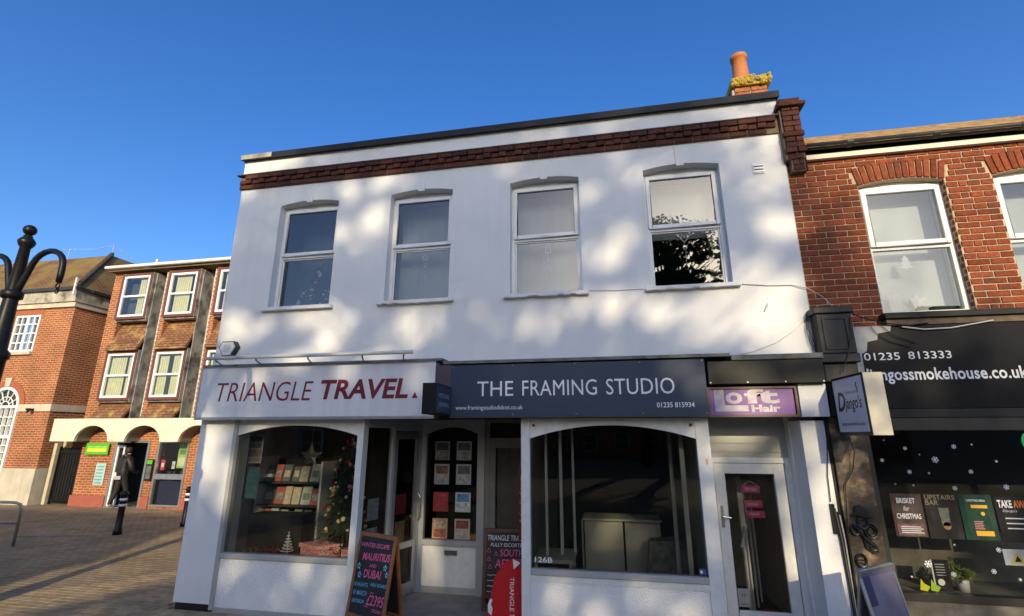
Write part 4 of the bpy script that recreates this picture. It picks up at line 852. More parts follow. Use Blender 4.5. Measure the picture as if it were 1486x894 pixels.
one('display_cloth', MB().box(-4.88, -3.06, .105, .9, .6005, .6009), redcloth, 'red cloth laid over the travel window base', 'cloth')
t = thing('spiky_plant', 'dark spiky leaved plant on stand in the travel shop window', 'plant', (-3.86, .9, 1.3)); mb = MB(); r = random.Random(8)
for i in range(12):
    a = r.uniform(0, 2*pi); tp_ = Vector((-3.86+.22*cos(a), .95+.16*sin(a), 1.76+r.uniform(.05, .26))); b0 = Vector((-3.86, .95, 1.62)); s = Vector((.014, .004, 0)); mb.add([b0-s, b0+s, tp_], [(0, 1, 2)])
mb.build('leaves', M('dark_leaf', (.03, .05, .025), .5), t); MB().lathe([(.05, 0), (.075, .12), (.08, .13)], (-3.86, .95, 1.5), 12).build('pot', blackmat, t); MB().box(-3.94, -3.78, .87, 1.03, .04, 1.5).build('stand', blackmat, t)
# property-style cards hung in the lobby window
r = random.Random(31); ky = YB+.03
cc = [('grey', (.22, .22, .21), (.06, .05, .05), (.2, .2, .2)), ('pale', (.36, .36, .36), (.10, .09, .08), (.33, .33, .33)), ('pale brown', (.36, .35, .34), (.16, .09, .06), (.34, .33, .32)), ('white', (.42, .42, .42), (.12, .14, .14), (.4, .4, .4)), ('dark red', (.34, .03, .03), (.36, .05, .05), (.32, .04, .04)), ('blue sky', (.55, .56, .56), (.10, .25, .45), (.52, .52, .5)), ('orange beach', (.55, .33, .18), (.58, .42, .25), (.35, .12, .06)), ('red landscape', (.45, .40, .33), (.25, .07, .05), (.40, .34, .28))]
zz = [(1.755, 2.02), (1.42, 1.70), (1.055, 1.315), (.70, .965)]
for i in range(8):
    z0, z1 = zz[i//2]; x0 = -2.535 if i % 2 == 0 else -2.205; c = cc[i]
    sheet('offer_card', '%s holiday offer card hung in row %s of the lobby window' % (c[0], ['one', 'two', 'three', 'four'][i//2]), 'card', x0, x0+.225, z0, z1, ky-.02, [c[1], c[2], c[3]])
for i in range(4):
    z0, z1 = zz[2+i//2]; p = A.lerp(Bp, .20 if i % 2 == 0 else .68)
    tt = thing('offer_card', '%s offer card behind the %s of lobby side screen' % (['grey', 'dark red', 'pale', 'tan'][i], ['fixed pane', 'door pane'][i % 2]), 'card', (p.x-.03, p.y, z0), rot=(0, 0, atan2((Bp-A).y, (Bp-A).x)), world=False)
    bx('paper', M('side_card%d' % i, [(.3, .3, .3), (.22, .03, .03), (.33, .33, .3), (.32, .2, .1)][i], .6, .3, 20), tt, -.1, .1, .0, .004, 0, z1-z0)
bx('counter', M('travel_counter', (.10, .085, .07), .7), wb, -2.9, -1.8, 2.4, 2.9, .031, 1.0)
one('orange_box', MB().box(-1.99, -1.90, YB+.04, YB+.12, .695, .76), M('orange_card', (.55, .25, .04)), 'small orange box on lobby window ledge', 'box')

# ================================================================ FRAMING STUDIO INTERIOR
t = thing('counter', 'white panelled counter inside the framing shop', 'counter', (.3, 1.6, .03)); bx('panel', M('counter_paint', (.42, .41, .37), .5, .1, 5), t, -.40, .12, 1.5, 1.54, .032, .955); bx('panel', M('counter_paint', (.42, .41, .37), .5, .1, 5), t, .15, .62, 1.52, 1.56, .032, .965); bx('top', M('counter_paint', (.42, .41, .37), .5, .1, 5), t, -.42, .64, 1.45, 2.0, .966, .99); 
bx('side', M('counter_paint', (.42, .41, .37), .5, .1, 5), t, -.44, -.421, 1.45, 1.99, .032, .965)
t = thing('display_table', 'small wooden display table in corner of framing shop window', 'table', (-.7, .4, .03)); bx('table_top', M('pale_wood', (.38, .33, .25), .5, .1, 10), t, -.925, -.46, .15, .75, .70, .74)
for x, y in ((-.90, .2), (-.50, .2), (-.90, .7), (-.50, .7)): bx('leg', M('pale_wood'), t, x-.02, x+.02, y-.02, y+.02, .032, .699)
for x, y, w in ((-.80, .35, .03), (-.63, .40, .035), (-.485, .55, .028)): one('upright_post', MB().box(x, x+w, y, y+.03, .741 if x < -.47 else .035, 2.338), M('upright_paint', (.5, .5, .46), .5), 'slim white display upright on table in framing shop', 'post', 'display uprights left in framing shop')
for x, y, w in ((.80, .35, .05), (.735, .9, .045)): one('upright_post', MB().box(x, x+w, y, y+.04, .035, 2.338), M('upright_paint', (.5, .5, .46), .5), 'slim white upright beside the brick side of framing shop', 'post', 'display uprights right in framing shop')
mb = MB(); r = random.Random(3)
one('bubble_wrapped_pack', MB().hexa([(.36, 1.0, .035), (.95, 1.0, .035), (.95, 1.35, .035), (.36, 1.35, .035)], [(.44, 1.05, .80), (.93, 1.05, .84), (.93, 1.3, .84), (.44, 1.3, .80)]), M('wrapped_pack', (.15, .145, .13), .45, .5, 14, 1., 24), 'wrapped grey pack leaning inside the framing shop', 'parcel')
bx('studio_wall', M('studio_dark', (.02, .019, .018), .9), wb, -.93, .99, 3.0, 3.05, .031, 2.339)

# ================================================================ PAVEMENT SIGNS
def aboard(label, loc, rz, w, h, lean, framem, draw, legs=.14):
    """local frame: x across, y into the board, z up; front leaf leans back by lean at its top"""
    t = thing('chalk_board', label, 'chalkboard', loc, rot=(0, 0, rz), world=False)
    for sgn in (1, -1):
        mb = MB(); y0 = -lean if sgn > 0 else lean
        T = Matrix.Translation((0, y0, 0)) @ Matrix.Rotation(-atan2(lean-.012, h)*sgn, 4, 'X')
        mb.T = T; d = (0, .022) if sgn > 0 else (-.022, 0)
        fw = .042
        mb.box(-w/2, -w/2+fw, d[0], d[1], 0, h); mb.box(w/2-fw, w/2, d[0], d[1], 0, h); mb.box(-w/2+fw, w/2-fw, d[0], d[1], h-fw, h); mb.box(-w/2+fw, w/2-fw, d[0], d[1], legs, legs+fw)
        lf = mb.build('frame' if sgn > 0 else 'rear_frame', framem, t, bevel=.003)
        mb = MB(); mb.T = T; mb.box(-w/2+fw, w/2-fw, d[0]+.008, d[1]-.008, legs+fw, h-fw); mb.build('board', chalk, lf)
        if sgn > 0: draw(lf, T, w, h, legs+fw)
    mb = MB().box(-w/2+.03, w/2-.03, -.002, .002, h*.93, h*.985); mb.build('hinge', steel, t)
    return t
def draw1(p, T, w, h, zb):
    fn = lambda u, v: T @ Vector((u, .0065, v)); H = h-.042-zb; W_ = w-.084
    mb = MB(); z = lambda f: zb+H*f; X = lambda f: -W_/2+W_*f
    text(mb, 'WINTER ESCAPE', X(.03), X(.90), z(.865), z(.925), fn, shear=.12, offset=.012, rot=.03)
    text(mb, 'MAURITIUS', X(.13), X(.97), z(.70), z(.80), fn, shear=.18, offset=.012, rot=.06); text(mb, 'AND', X(.38), X(.60), z(.61), z(.655), fn, shear=.2, offset=.01, rot=.04); text(mb, 'DUBAI', X(.26), X(.78), z(.47), z(.58), fn, shear=.05, offset=.012, rot=.05)
    text(mb, '£2395', X(.48), X(.99), z(.15), z(.28), fn, shear=.25, offset=.008, rot=.05); text(mb, 'pp', X(.55), X(.65), z(.285), z(.31), fn, shear=.2)
    for k in range(2): mb.mark().tube([fn(X(.68+.28*i/5), z(.105-.022*k+.008*(i % 2))) for i in range(6)], .0035, 4)
    mb.mark().tube([fn(X(.45+.1*i/4), z(.12+.008*(i % 2))) for i in range(5)], .0035, 4)
    mb.build('pink_lettering', pink, p)
    mb = MB(); text(mb, '10 NIGHTS', X(.02), X(.44), z(.345), z(.395), fn, shear=.1, offset=.005, rot=.06); text(mb, 'HALF BOARD', X(.52), X(.99), z(.385), z(.43), fn, shear=.15, offset=.003, rot=.04); text(mb, '01 MARCH', X(.04), X(.45), z(.235), z(.295), fn, shear=.12, offset=.004, rot=.06); text(mb, 'HEATHROW', X(.04), X(.42), z(.135), z(.185), fn, shear=.12, offset=.002, rot=.06)
    for cx_, cz_, s in ((.07, .595, .034), (.13, .485, .032), (.87, .635, .03), (.94, .555, .028)):
        mb.mark().tube([fn(X(cx_)+s*(1 if i % 2 == 0 else .42)*sin(i*pi/5), z(cz_)+s*1.1*(1 if i % 2 == 0 else .42)*cos(i*pi/5)) for i in range(11)], .005, 4)
    mb.build('blue_lettering', blue, p)
def draw2(p, T, w, h, zb):
    fn = lambda u, v: T @ Vector((u, .0065, v)); H = h-.042-zb; W_ = w-.084; z = lambda f: zb+H*f; X = lambda f: -W_/2+W_*f
    mb = MB(); text(mb, 'TRIANGLE TRAVEL', X(.02), X(1.0), z(.86), z(.95), fn, shear=.1, offset=.006); text(mb, 'FULLY ESCORTED', X(.10), X(.96), z(.76), z(.82), fn, shear=.15, offset=.004)
    r = random.Random(6)
    for k in range(4): mb.mark().tube([fn(X(.04+(.30+.1*(k % 2))*i/14), z(.30-.085*k+.02*(r.random()-.3))) for i in range(15)], .0035, 4)
    mb.build('white_lettering', wchalk, p)
    mb = MB(); text(mb, 'SOUTH', X(.34), X(.92), z(.605), z(.72), fn, shear=.08, offset=.008); text(mb, 'AFRICA', X(.22), X(.95), z(.42), z(.56), fn, shear=.12, offset=.008)
    for cx_, cz_ in ((.06, .69), (.24, .635), (.07, .555), (.10, .43)): mb.mark().tube([fn(X(cx_)+.03*sin(a), z(cz_)+.03*cos(a)) for a in (0, 2*pi/3, 4*pi/3, 2*pi)], .004, 4)
    mb.build('pink_lettering', pink, p)
aboard('wooden A-board advertising Mauritius and Dubai in pink chalk', (-2.66, -.22, .018), radians(-24), .63, 1.0, .17, wood, draw1)
aboard('dark wooden A-board advertising South Africa behind the red flag', (-1.36, .78, .018), radians(4), .60, .93, .15, dwood, draw2)
# red flag: curved-top fabric panel on a pole and base
t = thing('forecourt_flag', 'curved-top red forecourt flag with vertical white TRIANGLE TRAVEL lettering', 'flag', (-1.22, .12, .018))
prof = [(-1.49, .02), (-1.455, .20), (-1.417, .36), (-1.378, .52), (-1.36, .56), (-1.32, .60), (-1.30, .645), (-1.24, .695), (-1.168, .725), (-1.10, .722), (-1.05, .70), (-1.045, .02)]
mb = MB().prism(prof, .17, .176); mb.build('fabric', M('red_flag', (.50, .006, .010), .55, .08, 6, .3, 8), t)
mb = MB(); fv = lambda u, v: (-1.14-v*1., .166, .69-u); text(mb, 'TRIANGLE', 0, .345, -.025, .025, lambda u, v: (-1.175+v, .166, .53-u)); text(mb, 'TRAVEL', .375, .50, -.0275, .0275, lambda u, v: (-1.175+v, .166, .53-u), offset=.03)
mb.mark().add([(-1.165, .166, .722), (-1.075, .166, .685), (-1.155, .166, .615)], [(0, 1, 2)]); mb.build('lettering', paintwhite, t)
MB().tube([(-1.05, .185, .03), (-1.05, .185, .70), (-1.1, .185, .715)], .008, 6).build('pole', alu, t); MB().cyl((-1.24, .2, .018), (-1.24, .2, .07), .24, .22, n=20).build('base', M('red_flag'), t)
mb = MB().prism([(-1.45, .16), (-1.41, .13), (-1.40, .20), (-1.42, .24), (-1.40, .29), (-1.425, .30), (-1.455, .24)], .160, .168); mb.build('white_mark', paintwhite, t)
t = thing('tall_banner', 'narrow dark red banner with white script beside the lobby pier', 'banner', (-1.08, .32, .02)); bx('fabric', M('dark_red_banner', (.16, .008, .012), .6, .1, 8), t, -1.125, -1.045, .30, .306, .9, 1.72); bx('pole', alu, t, -1.06, -1.05, .307, .317, .018, 1.75)
mb = MB(); text(mb, 'Holidays', 0, .55, -.022, .022, lambda u, v: (-1.085-v, .298, 1.08+u), shear=.3); mb.build('lettering', M('banner_pale', (.55, .4, .4)), t); bx('foot', charcoal, t, -1.14, -1.045, .25, .37, .018, .04)
# salon A-board standing end-on beside the pier
t = thing('poster_board', 'aluminium framed purple poster board standing by the marbled pilaster', 'poster board', (2.13, -.9, .0), rot=(0, 0, radians(38)), world=False)
for sgn in (1, -1):
    T = Matrix.Translation((0, -.2*sgn, 0)) @ Matrix.Rotation(-.19*sgn, 4, 'X'); d = (0, .02) if sgn > 0 else (-.02, 0)
    mb = MB(); mb.T = T; ring(mb, -.26, .26, .06, 1.07, d[0], d[1], .03); lf = mb.build('frame', alu, t, bevel=.004)
    mb = MB(); mb.T = T; mb.box(-.23, .23, d[0]+.006, d[1]-.006, .09, 1.04); mb.build('poster', M('faded_purple', (.17, .15, .22), .35, .25, 4), lf)
    if sgn > 0:
        mb = MB(); mb.T = T; mb.box(-.225, -.12, .0035, .0055, .80, 1.03); mb.mark().box(-.225, .22, .0035, .0055, .1, .42); mb.build('purple_block', M('deep_purple', (.035, .025, .11), .4), lf)
        mb = MB(); text(mb, 'Loft', -.10, .12, .52, .64, lambda u, v: T @ Vector((u, .003, v)), offset=.02); mb.build('lettering', M('pale_lilac', (.42, .38, .46)), lf)

# ================================================================ STREET FURNITURE
def lamp(label, x, y, rz=0.):
    t = thing('basket_post', label, 'post', (x, y, 0), rot=(0, 0, rz), world=False)
    MB().lathe([(.17, 0), (.17, .5), (.14, .56), (.115, .62), (.115, 3.05), (.14, 3.08), (.14, 3.15), (.10, 3.2), (.08, 3.8), (.058, 4.62), (.085, 4.66), (.10, 4.71), (.085, 4.74), (.05, 4.78), (.05, 4.80)], (0, 0, 0), 18).build('column', black, t, smooth=True)
    MB().ball((0, 0, 4.885), .078, 16).lathe([(.03, 4.78), (.03, 4.82)], (0, 0, 0), 10).build('ball_finial', black, t, smooth=True)
    MB().lathe([(.09, 3.88), (.118, 3.9), (.118, 3.98), (.09, 4.0)], (0, 0, 0), 16).build('collar', black, t, smooth=True)
    for s in (1, -1):
        pts = [(s*.045, 0, 3.92), (s*.10, 0, 4.08), (s*.165, 0, 4.24)]+[(s*(.47-.27*cos(a)), 0, 4.30+.24*sin(a)) for a in [i*pi/10 for i in range(1, 11)]]+[(s*.745, 0, 4.18), (s*.74, 0, 4.07)]
        a = MB().tube(pts, [.042, .042]+[.038]*(len(pts)-3)+[.034], 10).build('arm', black, t, smooth=True)
        MB().tube([(s*.74+.03*cos(i*pi/5), .0, 4.02+.045*sin(i*pi/5)) for i in range(11)], .009, 5).tube([(s*.74, .022*cos(i*pi/5), 3.96+.04*sin(i*pi/5)) for i in range(11)], .009, 5).build('hook_ring', black, a)
lamp('black ornate basket post with ball finial beside the paved street', -7.86, -1.0, radians(0))
lamp('black ornate basket post standing across from the pale travel sign', -4.55, -4.25, 0)
def bollard(x, y, label):
    t = thing('bollard', label, 'bollard', (x, y, 0), group='black bollards with white bands', world=False)
    MB().lathe([(.085, 0), (.085, .10), (.068, .12), (.062, .62), (.075, .66), (.066, .69), (.064, .80), (.085, .82), (.085, .84), (.05, .885), (.01, .90)], (0, 0, .016), 16).build('post', black, t, smooth=True)
    for z in (.56, .68): MB().lathe([(.070, z), (.0705, z+.05)], (0, 0, .03), 16).build('white_band', paintwhite, t, smooth=True)
bollard(-10.6, 3.66, 'black bollard with white bands by the supermarket doorway'); bollard(-10.0, 4.78, 'black bollard with white bands close to the white building corner')
t = thing('cycle_stand', 'stainless steel cycle stand hoop in the paved street', 'cycle stand', (-11.8, 2.1, 0))
P0, P1 = Vector((-11.44, 2.3, 0)), Vector((-12.05, 1.75, 0))
def hoop(): 
    d = P1-P0; return [P0+Vector((0, 0, .01)), P0+Vector((0, 0, .68)), P0+d*.04+Vector((0, 0, .78)), P0+d*.14+Vector((0, 0, .82)), P0+d*.86+Vector((0, 0, .88)), P0+d*.96+Vector((0, 0, .84)), P1+Vector((0, 0, .74)), P1+Vector((0, 0, .01))]
MB().tube(hoop(), .026, 10).build('hoop', steel, t, smooth=True); d = P1-P0; MB().tube([P0+Vector((0, 0, .44)), P0+d+Vector((0, 0, .5))], .024, 10).build('crossbar', steel, t, smooth=True)
t = thing('bench', 'dark metal bench end against the stone plinth', 'bench', (-19.2, 5.2, 0)); bx('seat', blackmat, t, -20.4, -18.75, 5.0, 5.45, .40, .46)
mb = MB().box(-20.4, -18.75, 5.42, 5.47, .47, .78); mb.build('backrest', blackmat, t)
for x in (-20.2, -19.0): bx('leg', blackmat, t, x, x+.06, 5.05, 5.4, .005, .40)

# ================================================================ SUPERMARKET BUILDING (bays with tile-hung skirts and an arched canopy)
cb = thing('supermarket_building', 'brick building with tile-hung window bays and cream arched canopy', 'building', (-13.5, 9, 0))
CX = -16.4; FY = 7.0; GY = 7.12
bx('rear_wall', po_brick, cb, -17.0, -5.6, 7.62, 12, 2.58, 7.55); bx('shop_side', blackmat, cb, CX+.02, CX+.1, GY+.26, 9.5, 0, 2.57)
bays = [(CX+.30, CX+1.52), (CX+2.18, CX+3.38), (CX+4.08, CX+5.3), (CX+5.95, CX+7.15)]
bx('party_pier', po_brick, cb, CX-.22, CX+.18, 7.15, 7.619, 2.6, 7.55)
for i, (a, b) in enumerate(bays):
    pz = MB().box(a-.16, a, 7.10, 7.619, 2.6, 7.5); p = pz.build('brick_pier', po_brick, cb)
    if i:
        # toothed white edge of the pier, one block per second course
        tm = MB(); z = 2.65
        while z < 7.4: tm.box(a-.19, a-.1605, 7.098, 7.16, z, z+.075); z += .15
        tm.build('toothed_edge', stone, p)['kind'] = 'stuff'; bx('flashing', M('white_flash', (.62, .61, .57), .6), p, a-.215, a-.1905, 7.1, 7.2, 2.6, 7.45)
    for zb, zt in ((5.84, 7.44), (3.17, 4.77)):
        f = MB(); ring(f, a+.0, b-.0, zb, zt, FY-.02, FY+.06, .085)
        w = f.build('bay_window', M('brown_frame', (.14, .045, .03), .5, .1), cb)
        f = MB(); x0, x1, z0, z1 = a+.086, b-.086, zb+.086, zt-.086; ring(f, x0, x1, z0, z1, FY-.012, FY+.05, .07); zm = (z0+z1)/2; f.box(x0+.07, x1-.07, FY-.008, FY+.05, zm-.03, zm+.03); f.build('frame', pvc, w)
        for q0, q1 in ((z0+.07, zm-.03), (zm+.03, z1-.07)): MB().quad((x0+.07, FY+.02, q0), (x1-.07, FY+.02, q0), (x1-.07, FY+.02, q1), (x0+.07, FY+.02, q1)).build('pane', glass, w)
        bx('dark_back', M('office_dark', (.05, .06, .09), .9), w, a+.05, b-.05, FY+.30, FY+.32, zb, zt)
        r = random.Random(i*7+int(zb)); x = x0+.08
        open_to = x0+(.55*(x1-x0) if (i == 0 and zb > 5) else (.15*(x1-x0) if zb > 5 else .05))
        x = max(x, open_to)
        while x < x1-.07:
            if r.random() < .80: MB().quad((x, FY+.10, z0+.05), (x+.082, FY+.096, z0+.05), (x+.082, FY+.096, z1-.12), (x, FY+.10, z1-.12)).build('blind_slat', M('blind_cream', (.62, .60, .38), .8, .1), w)
            x += .085
        mb = MB().box(b, b+.02, FY, 7.619, zb-.02, zt+.02).box(a-.01, b+.02, FY+.06, 7.619, zb-.05, zb-.0005); mb.build('lead_cheek', lead, w)
        sb = zb-1.08 if zb > 5 else 2.62; st = zb-.06
        yo = FY-.13; yi = FY+.36 if zb > 5 else FY+.22
        n = int((st-sb)/.09); sk = MB()
        for k in range(n):       # overlapping tile courses
            f0, f1 = k/n, (k+1)/n; ya, yb = yo+(yi-yo)*f0, yo+(yi-yo)*f1; za, zb2 = sb+(st-sb)*f0, sb+(st-sb)*f1
            sk.hexa([(a+.03, ya-.028, za), (b+.02, ya-.028, za), (b+.02, ya+.06, za), (a+.03, ya+.06, za)], [(a+.03, yb-.008, zb2+.006), (b+.02, yb-.008, zb2+.006), (b+.02, yb+.06, zb2+.006), (a+.03, yb+.06, zb2+.006)])
        sk.build('tiled_skirt', skirt_tile, cb)
        bx('skirt_back', lead, cb, a, b+.02, yi+.07, 7.619, sb, st)
    # lead lining of the slot beside the bay, in overlapping sheets
    ls = MB(); z = 2.6; r = random.Random(i+50)
    while z < 7.45:
        zz_ = min(z+r.uniform(.45, .7), 7.45); ls.box(b+.021, b+.05, FY+.10+r.uniform(0, .03), 7.619, z, zz_); ls.box(b+.0505, bays[i+1][0]-.217 if i < 3 else b+.6, 7.5+r.uniform(0, .03), 7.619, z, zz_+.01); z = zz_
    ls.build('lead_lining', lead, cb)
bx('gutter', M('white_gutter', (.74, .73, .68), .4, .1), cb, CX-.35, -5.6, 6.80, 6.93, 7.62, 7.72, bevel=.02); bx('soffit', M('soffit_brown', (.20, .14, .08), .8), cb, CX-.3, -5.6, 6.935, 7.62, 7.552, 7.60)
MB().add([(CX-.35, 6.90, 7.70), (-5.6, 6.90, 7.70), (-5.6, 9.7, 9.0), (CX-.35+1.5, 9.7, 8.6)], [(0, 1, 2, 3)]).build('roof', moss_roof, cb); bx('roof_vent', cream, cb, CX+1.15, CX+1.22, 7.3, 7.4, 7.85, 8.05)
# canopy with round arches
c = MB(); y0, y1 = 6.62, 6.70; zb, zt = 1.92, 2.60; xs = CX-.68; xe = CX+9.2
arches = [(CX+.86, .63), (CX+2.72, .63), (CX+4.62, .63), (CX+6.5, .63)]; cur = xs
for cx_, R in arches:
    c.box(cur, cx_-R, y0, y1, zb, zt); pts = [(cx_-R*cos(i*pi/16), zb+.47*sin(i*pi/16)) for i in range(17)]
    c.prism([(cx_-R, zt)]+pts+[(cx_+R, zt)], y0, y1); cur = cx_+R
c.box(cur, xe, y0, y1, zb, zt)
can = c.build('canopy', cream, cb); bx('canopy_top', lead, can, xs, xe, y1, 7.62, 2.58, 2.6); bx('canopy_end', cream, can, xs, xs+.08, y1, 7.3, zb, 2.579)
cur = xs+.081
mb = MB()
for cx_, R in arches: mb.box(cur, cx_-R, y1, 7.3, zb, zb+.02); cur = cx_+R
mb.build('soffit_strip', greyp, can)
mb = MB()
for cx_, R in arches:
    p = [(cx_-R*cos(i*pi/16), zb+.47*sin(i*pi/16)) for i in range(17)]
    mb.mark()
    for i in range(16): mb.quad((p[i][0], y1, p[i][1]), (p[i+1][0], y1, p[i+1][1]), (p[i+1][0], 7.3, p[i+1][1]), (p[i][0], 7.3, p[i][1]))
mb.build('vault', M('grey_vault', (.22, .20, .16), .9), can)
# ground floor wall, door and window
GY = 7.12
mb = MB(); wall_open(mb, CX+.0, -5.6, GY, GY+.25, 0, 2.57, [(CX+1.28, CX+2.55, 0, 1.95, 0), (CX+2.86, CX+3.95, .06, 1.95, 0)]); mb.build('ground_wall', po_brick, cb)
redp = M('red_plinth', (.36, .10, .065), .7, .1)
for a, b in ((CX-.03, CX+1.27), (CX+2.56, CX+2.85), (CX+3.96, -5.6)): bx('plinth', redp, cb, a, b, GY-.05, GY-.0005, 0, .32)
f = MB(); ring(f, CX+1.281, CX+2.549, .0, 1.949, GY-.03, GY+.08, .07, wb=.02); d_ = f.build('entrance_door', alu, cb)
f = MB(); ring(f, CX+1.36, CX+1.66, .03, 1.80, GY-.02, GY+.02, .06); f.box(CX+1.42, CX+1.60, GY-.015, GY+.015, .85, 1.0); f.build('open_leaf', pvc, d_); MB().quad((CX+1.42, GY, .09), (CX+1.60, GY, .09), (CX+1.60, GY, 1.74), (CX+1.42, GY, 1.74)).build('pane', glass, d_)
bx('sensor', black, d_, CX+1.85, CX+2.0, GY-.045, GY-.031, 1.88, 1.92); bx('inner_dark', M('shop_dark', (.05, .045, .03), .9), cb, CX+.5, CX+6, 9.5, 9.6, 0, 2.5); bx('inner_floor', M('shop_tiles', (.16, .13, .09), .6), cb, CX+.1, CX+6, GY+.26, 9.5, .0, .02)
f = MB(); ring(f, CX+2.861, CX+3.949, .061, 1.949, GY-.03, GY+.06, .055); f.box(CX+2.916, CX+3.894, GY-.028, GY+.05, .83, .98); w_ = f.build('shop_window', alu, cb)
for q0, q1 in ((.116, .83), (.98, 1.894)): MB().quad((CX+2.916, GY+.02, q0), (CX+3.894, GY+.02, q0), (CX+3.894, GY+.02, q1), (CX+2.916, GY+.02, q1)).build('pane', glass, w_)
bx('blue_panel', M('navy_panel', (.02, .03, .08), .6), w_, CX+2.95, CX+3.85, GY+.15, GY+.17, .12, .78); bx('shelf_unit', M('shop_shelf', (.08, .09, .07), .7, .5, 14), w_, CX+2.95, CX+3.85, GY+.9, GY+.95, .1, 1.9)
def coop_sign(name, label, cat, x0, x1, z0, z1, y, base, bars):
    t = thing(name, label, cat, ((x0+x1)/2, y, z0)); bx('panel', base, t, x0, x1, y-.02, y, z0, z1)
    for a, b, c_, d2, m in bars: bx('print', m, t, x0+(x1-x0)*a, x0+(x1-x0)*b, y-.023, y-.0205, z0+(z1-z0)*c_, z0+(z1-z0)*d2)
coop_sign('store_sign', 'bright green store sign with yellow stripe beside the door', 'shop sign', CX+.24, CX+1.10, 1.52, 1.86, GY-.06, green, [(.08, .92, .25, .55, yellowp), (.08, .92, .6, .75, M('light_green', (.25, .6, .1)))])
teal = M('teal_print', (.10, .36, .36)); coop_sign('opening_hours', 'pale teal notice of opening hours on brick pier', 'notice', CX+.72, CX+1.08, .62, 1.26, GY-.01, M('pale_teal', (.42, .58, .56), .5), [(.12, .85, .08+.15*i, .13+.15*i, teal) for i in range(6)])
coop_sign('notice_board', 'black notice board with green header between door and window', 'notice', CX+2.60, CX+2.83, .78, 1.40, GY-.06, blackmat, [(.1, .9, .78, .96, green), (.15, .85, .1, .7, M('board_grey', (.12, .13, .13), .5, .4, 12))])
coop_sign('window_poster', 'tall lime green poster inside the supermarket window', 'poster', CX+3.52, CX+3.86, 1.15, 1.86, GY+.10, M('lime_poster', (.38, .52, .18), .6, .1, 9), [(.15, .85, .55, .75, M('lime_dark', (.12, .28, .05))), (.1, .9, .08, .42, M('lime_pale', (.62, .66, .45)))])
coop_sign('window_poster', 'small red poster inside the supermarket window', 'poster', CX+2.96, CX+3.10, 1.08, 1.38, GY+.10, M('red_poster', (.55, .05, .08), .6), [(.2, .8, .3, .7, paintwhite)])
coop_sign('window_poster', 'small white notice inside the supermarket window', 'poster', CX+3.36, CX+3.46, 1.12, 1.34, GY+.10, paper, [(.2, .8, .4, .6, teal)])
coop_sign('window_strip', 'pale yellow strip along the supermarket window head', 'sign', CX+3.55, CX+3.86, 1.88, 1.93, GY-.031, M('pale_lime', (.6, .62, .35)), [])
# person going in, seen from behind
def person(label, loc, rz):
    t = thing('person', label, 'person', loc, rot=(0, 0, rz), world=False)
    J = dict(pel=(0, 0, .90), waist=(0, .01, 1.08), chest=(0, .03, 1.28), neck=(0, .04, 1.45), head0=(0, .06, 1.53), head1=(.0, .07, 1.64), sL=(-.17, .03, 1.38), sR=(.17, .03, 1.38), eL=(-.26, .02, 1.13), eR=(.25, .06, 1.13), wL=(-.22, .20, .98), wR=(.20, .24, 1.0), hL=(-.19, .28, .95), hR=(.17, .32, .97),
             pL=(-.095, 0, .86), pR=(.095, 0, .86), kL=(-.11, -.02, .48), kR=(.10, .12, .50), aL=(-.12, -.16, .10), aR=(.10, .13, .09), tL=(-.12, -.04, .03), tR=(.10, .26, .03))
    R = dict(pel=.185, waist=.19, chest=.215, neck=.085, head0=.078, head1=.10, sL=.12, sR=.12, eL=.095, eR=.095, wL=.07, wR=.07, hL=.04, hR=.04, pL=.115, pR=.115, kL=.085, kR=.085, aL=.062, aR=.062, tL=.04, tR=.04)
    E_ = [('pel', 'waist'), ('waist', 'chest'), ('chest', 'neck'), ('neck', 'head0'), ('head0', 'head1'), ('chest', 'sL'), ('chest', 'sR'), ('sL', 'eL'), ('sR', 'eR'), ('eL', 'wL'), ('eR', 'wR'), ('wL', 'hL'), ('wR', 'hR'), ('pel', 'pL'), ('pel', 'pR'), ('pL', 'kL'), ('pR', 'kR'), ('kL', 'aL'), ('kR', 'aR'), ('aL', 'tL'), ('aR', 'tR')]
    ks = list(J); me = bpy.data.meshes.new('body'); me.from_pydata([J[k] for k in ks], [(ks.index(a), ks.index(b)) for a, b in E_], [])
    o = bpy.data.objects.new('body', me); COL.objects.link(o); md = o.modifiers.new('s', 'SKIN'); 
    for i, k in enumerate(ks): sv = me.skin_vertices[0].data[i]; sv.radius = (R[k], R[k]*.85); sv.use_root = (k == 'pel')
    sub = o.modifiers.new('u', 'SUBSURF'); sub.levels = 2; sub.render_levels = 2
    dg = bpy.context.evaluated_depsgraph_get(); m2 = bpy.data.meshes.new_from_object(o.evaluated_get(dg)); bpy.data.objects.remove(o)
    m2.materials.clear()
    for mm in (M('puffer_jacket', (.022, .018, .017), .5, .4, 12, .6, 16), M('dark_trousers', (.018, .018, .02), .8, .3, 12), M('skin', (.42, .25, .18), .5), M('pale_shoes', (.35, .32, .28), .6)): m2.materials.append(mm)
    for p in m2.polygons:
        z = p.center.z; x = abs(p.center.x); p.material_index = 0 if z > .80 else 1
        if z > 1.50: p.material_index = 2
        if p.center.y > .235 and .9 < z < 1.06 and x > .1: p.material_index = 2
        if z < .10: p.material_index = 3
        p.use_smooth = True
    b = bpy.data.objects.new('body', m2); COL.objects.link(b); b.parent = t; ORG[b] = Vector((0, 0, 0))
    MB().ball((0, .05, 1.635), .112, 14, sz=1.1).build('hair', M('dark_hair', (.03, .018, .012), .6), b, smooth=True); MB().lathe([(.115, 1.43), (.12, 1.50), (.095, 1.52)], (0, .02, 0), 14).build('hood', M('puffer_jacket'), b, smooth=True)
    MB().box(-.15, .15, -.155, -.135, .80, .90).build('reflective_strip', M('pale_strip', (.5, .45, .47), .5, .4, 20), b)
    return t
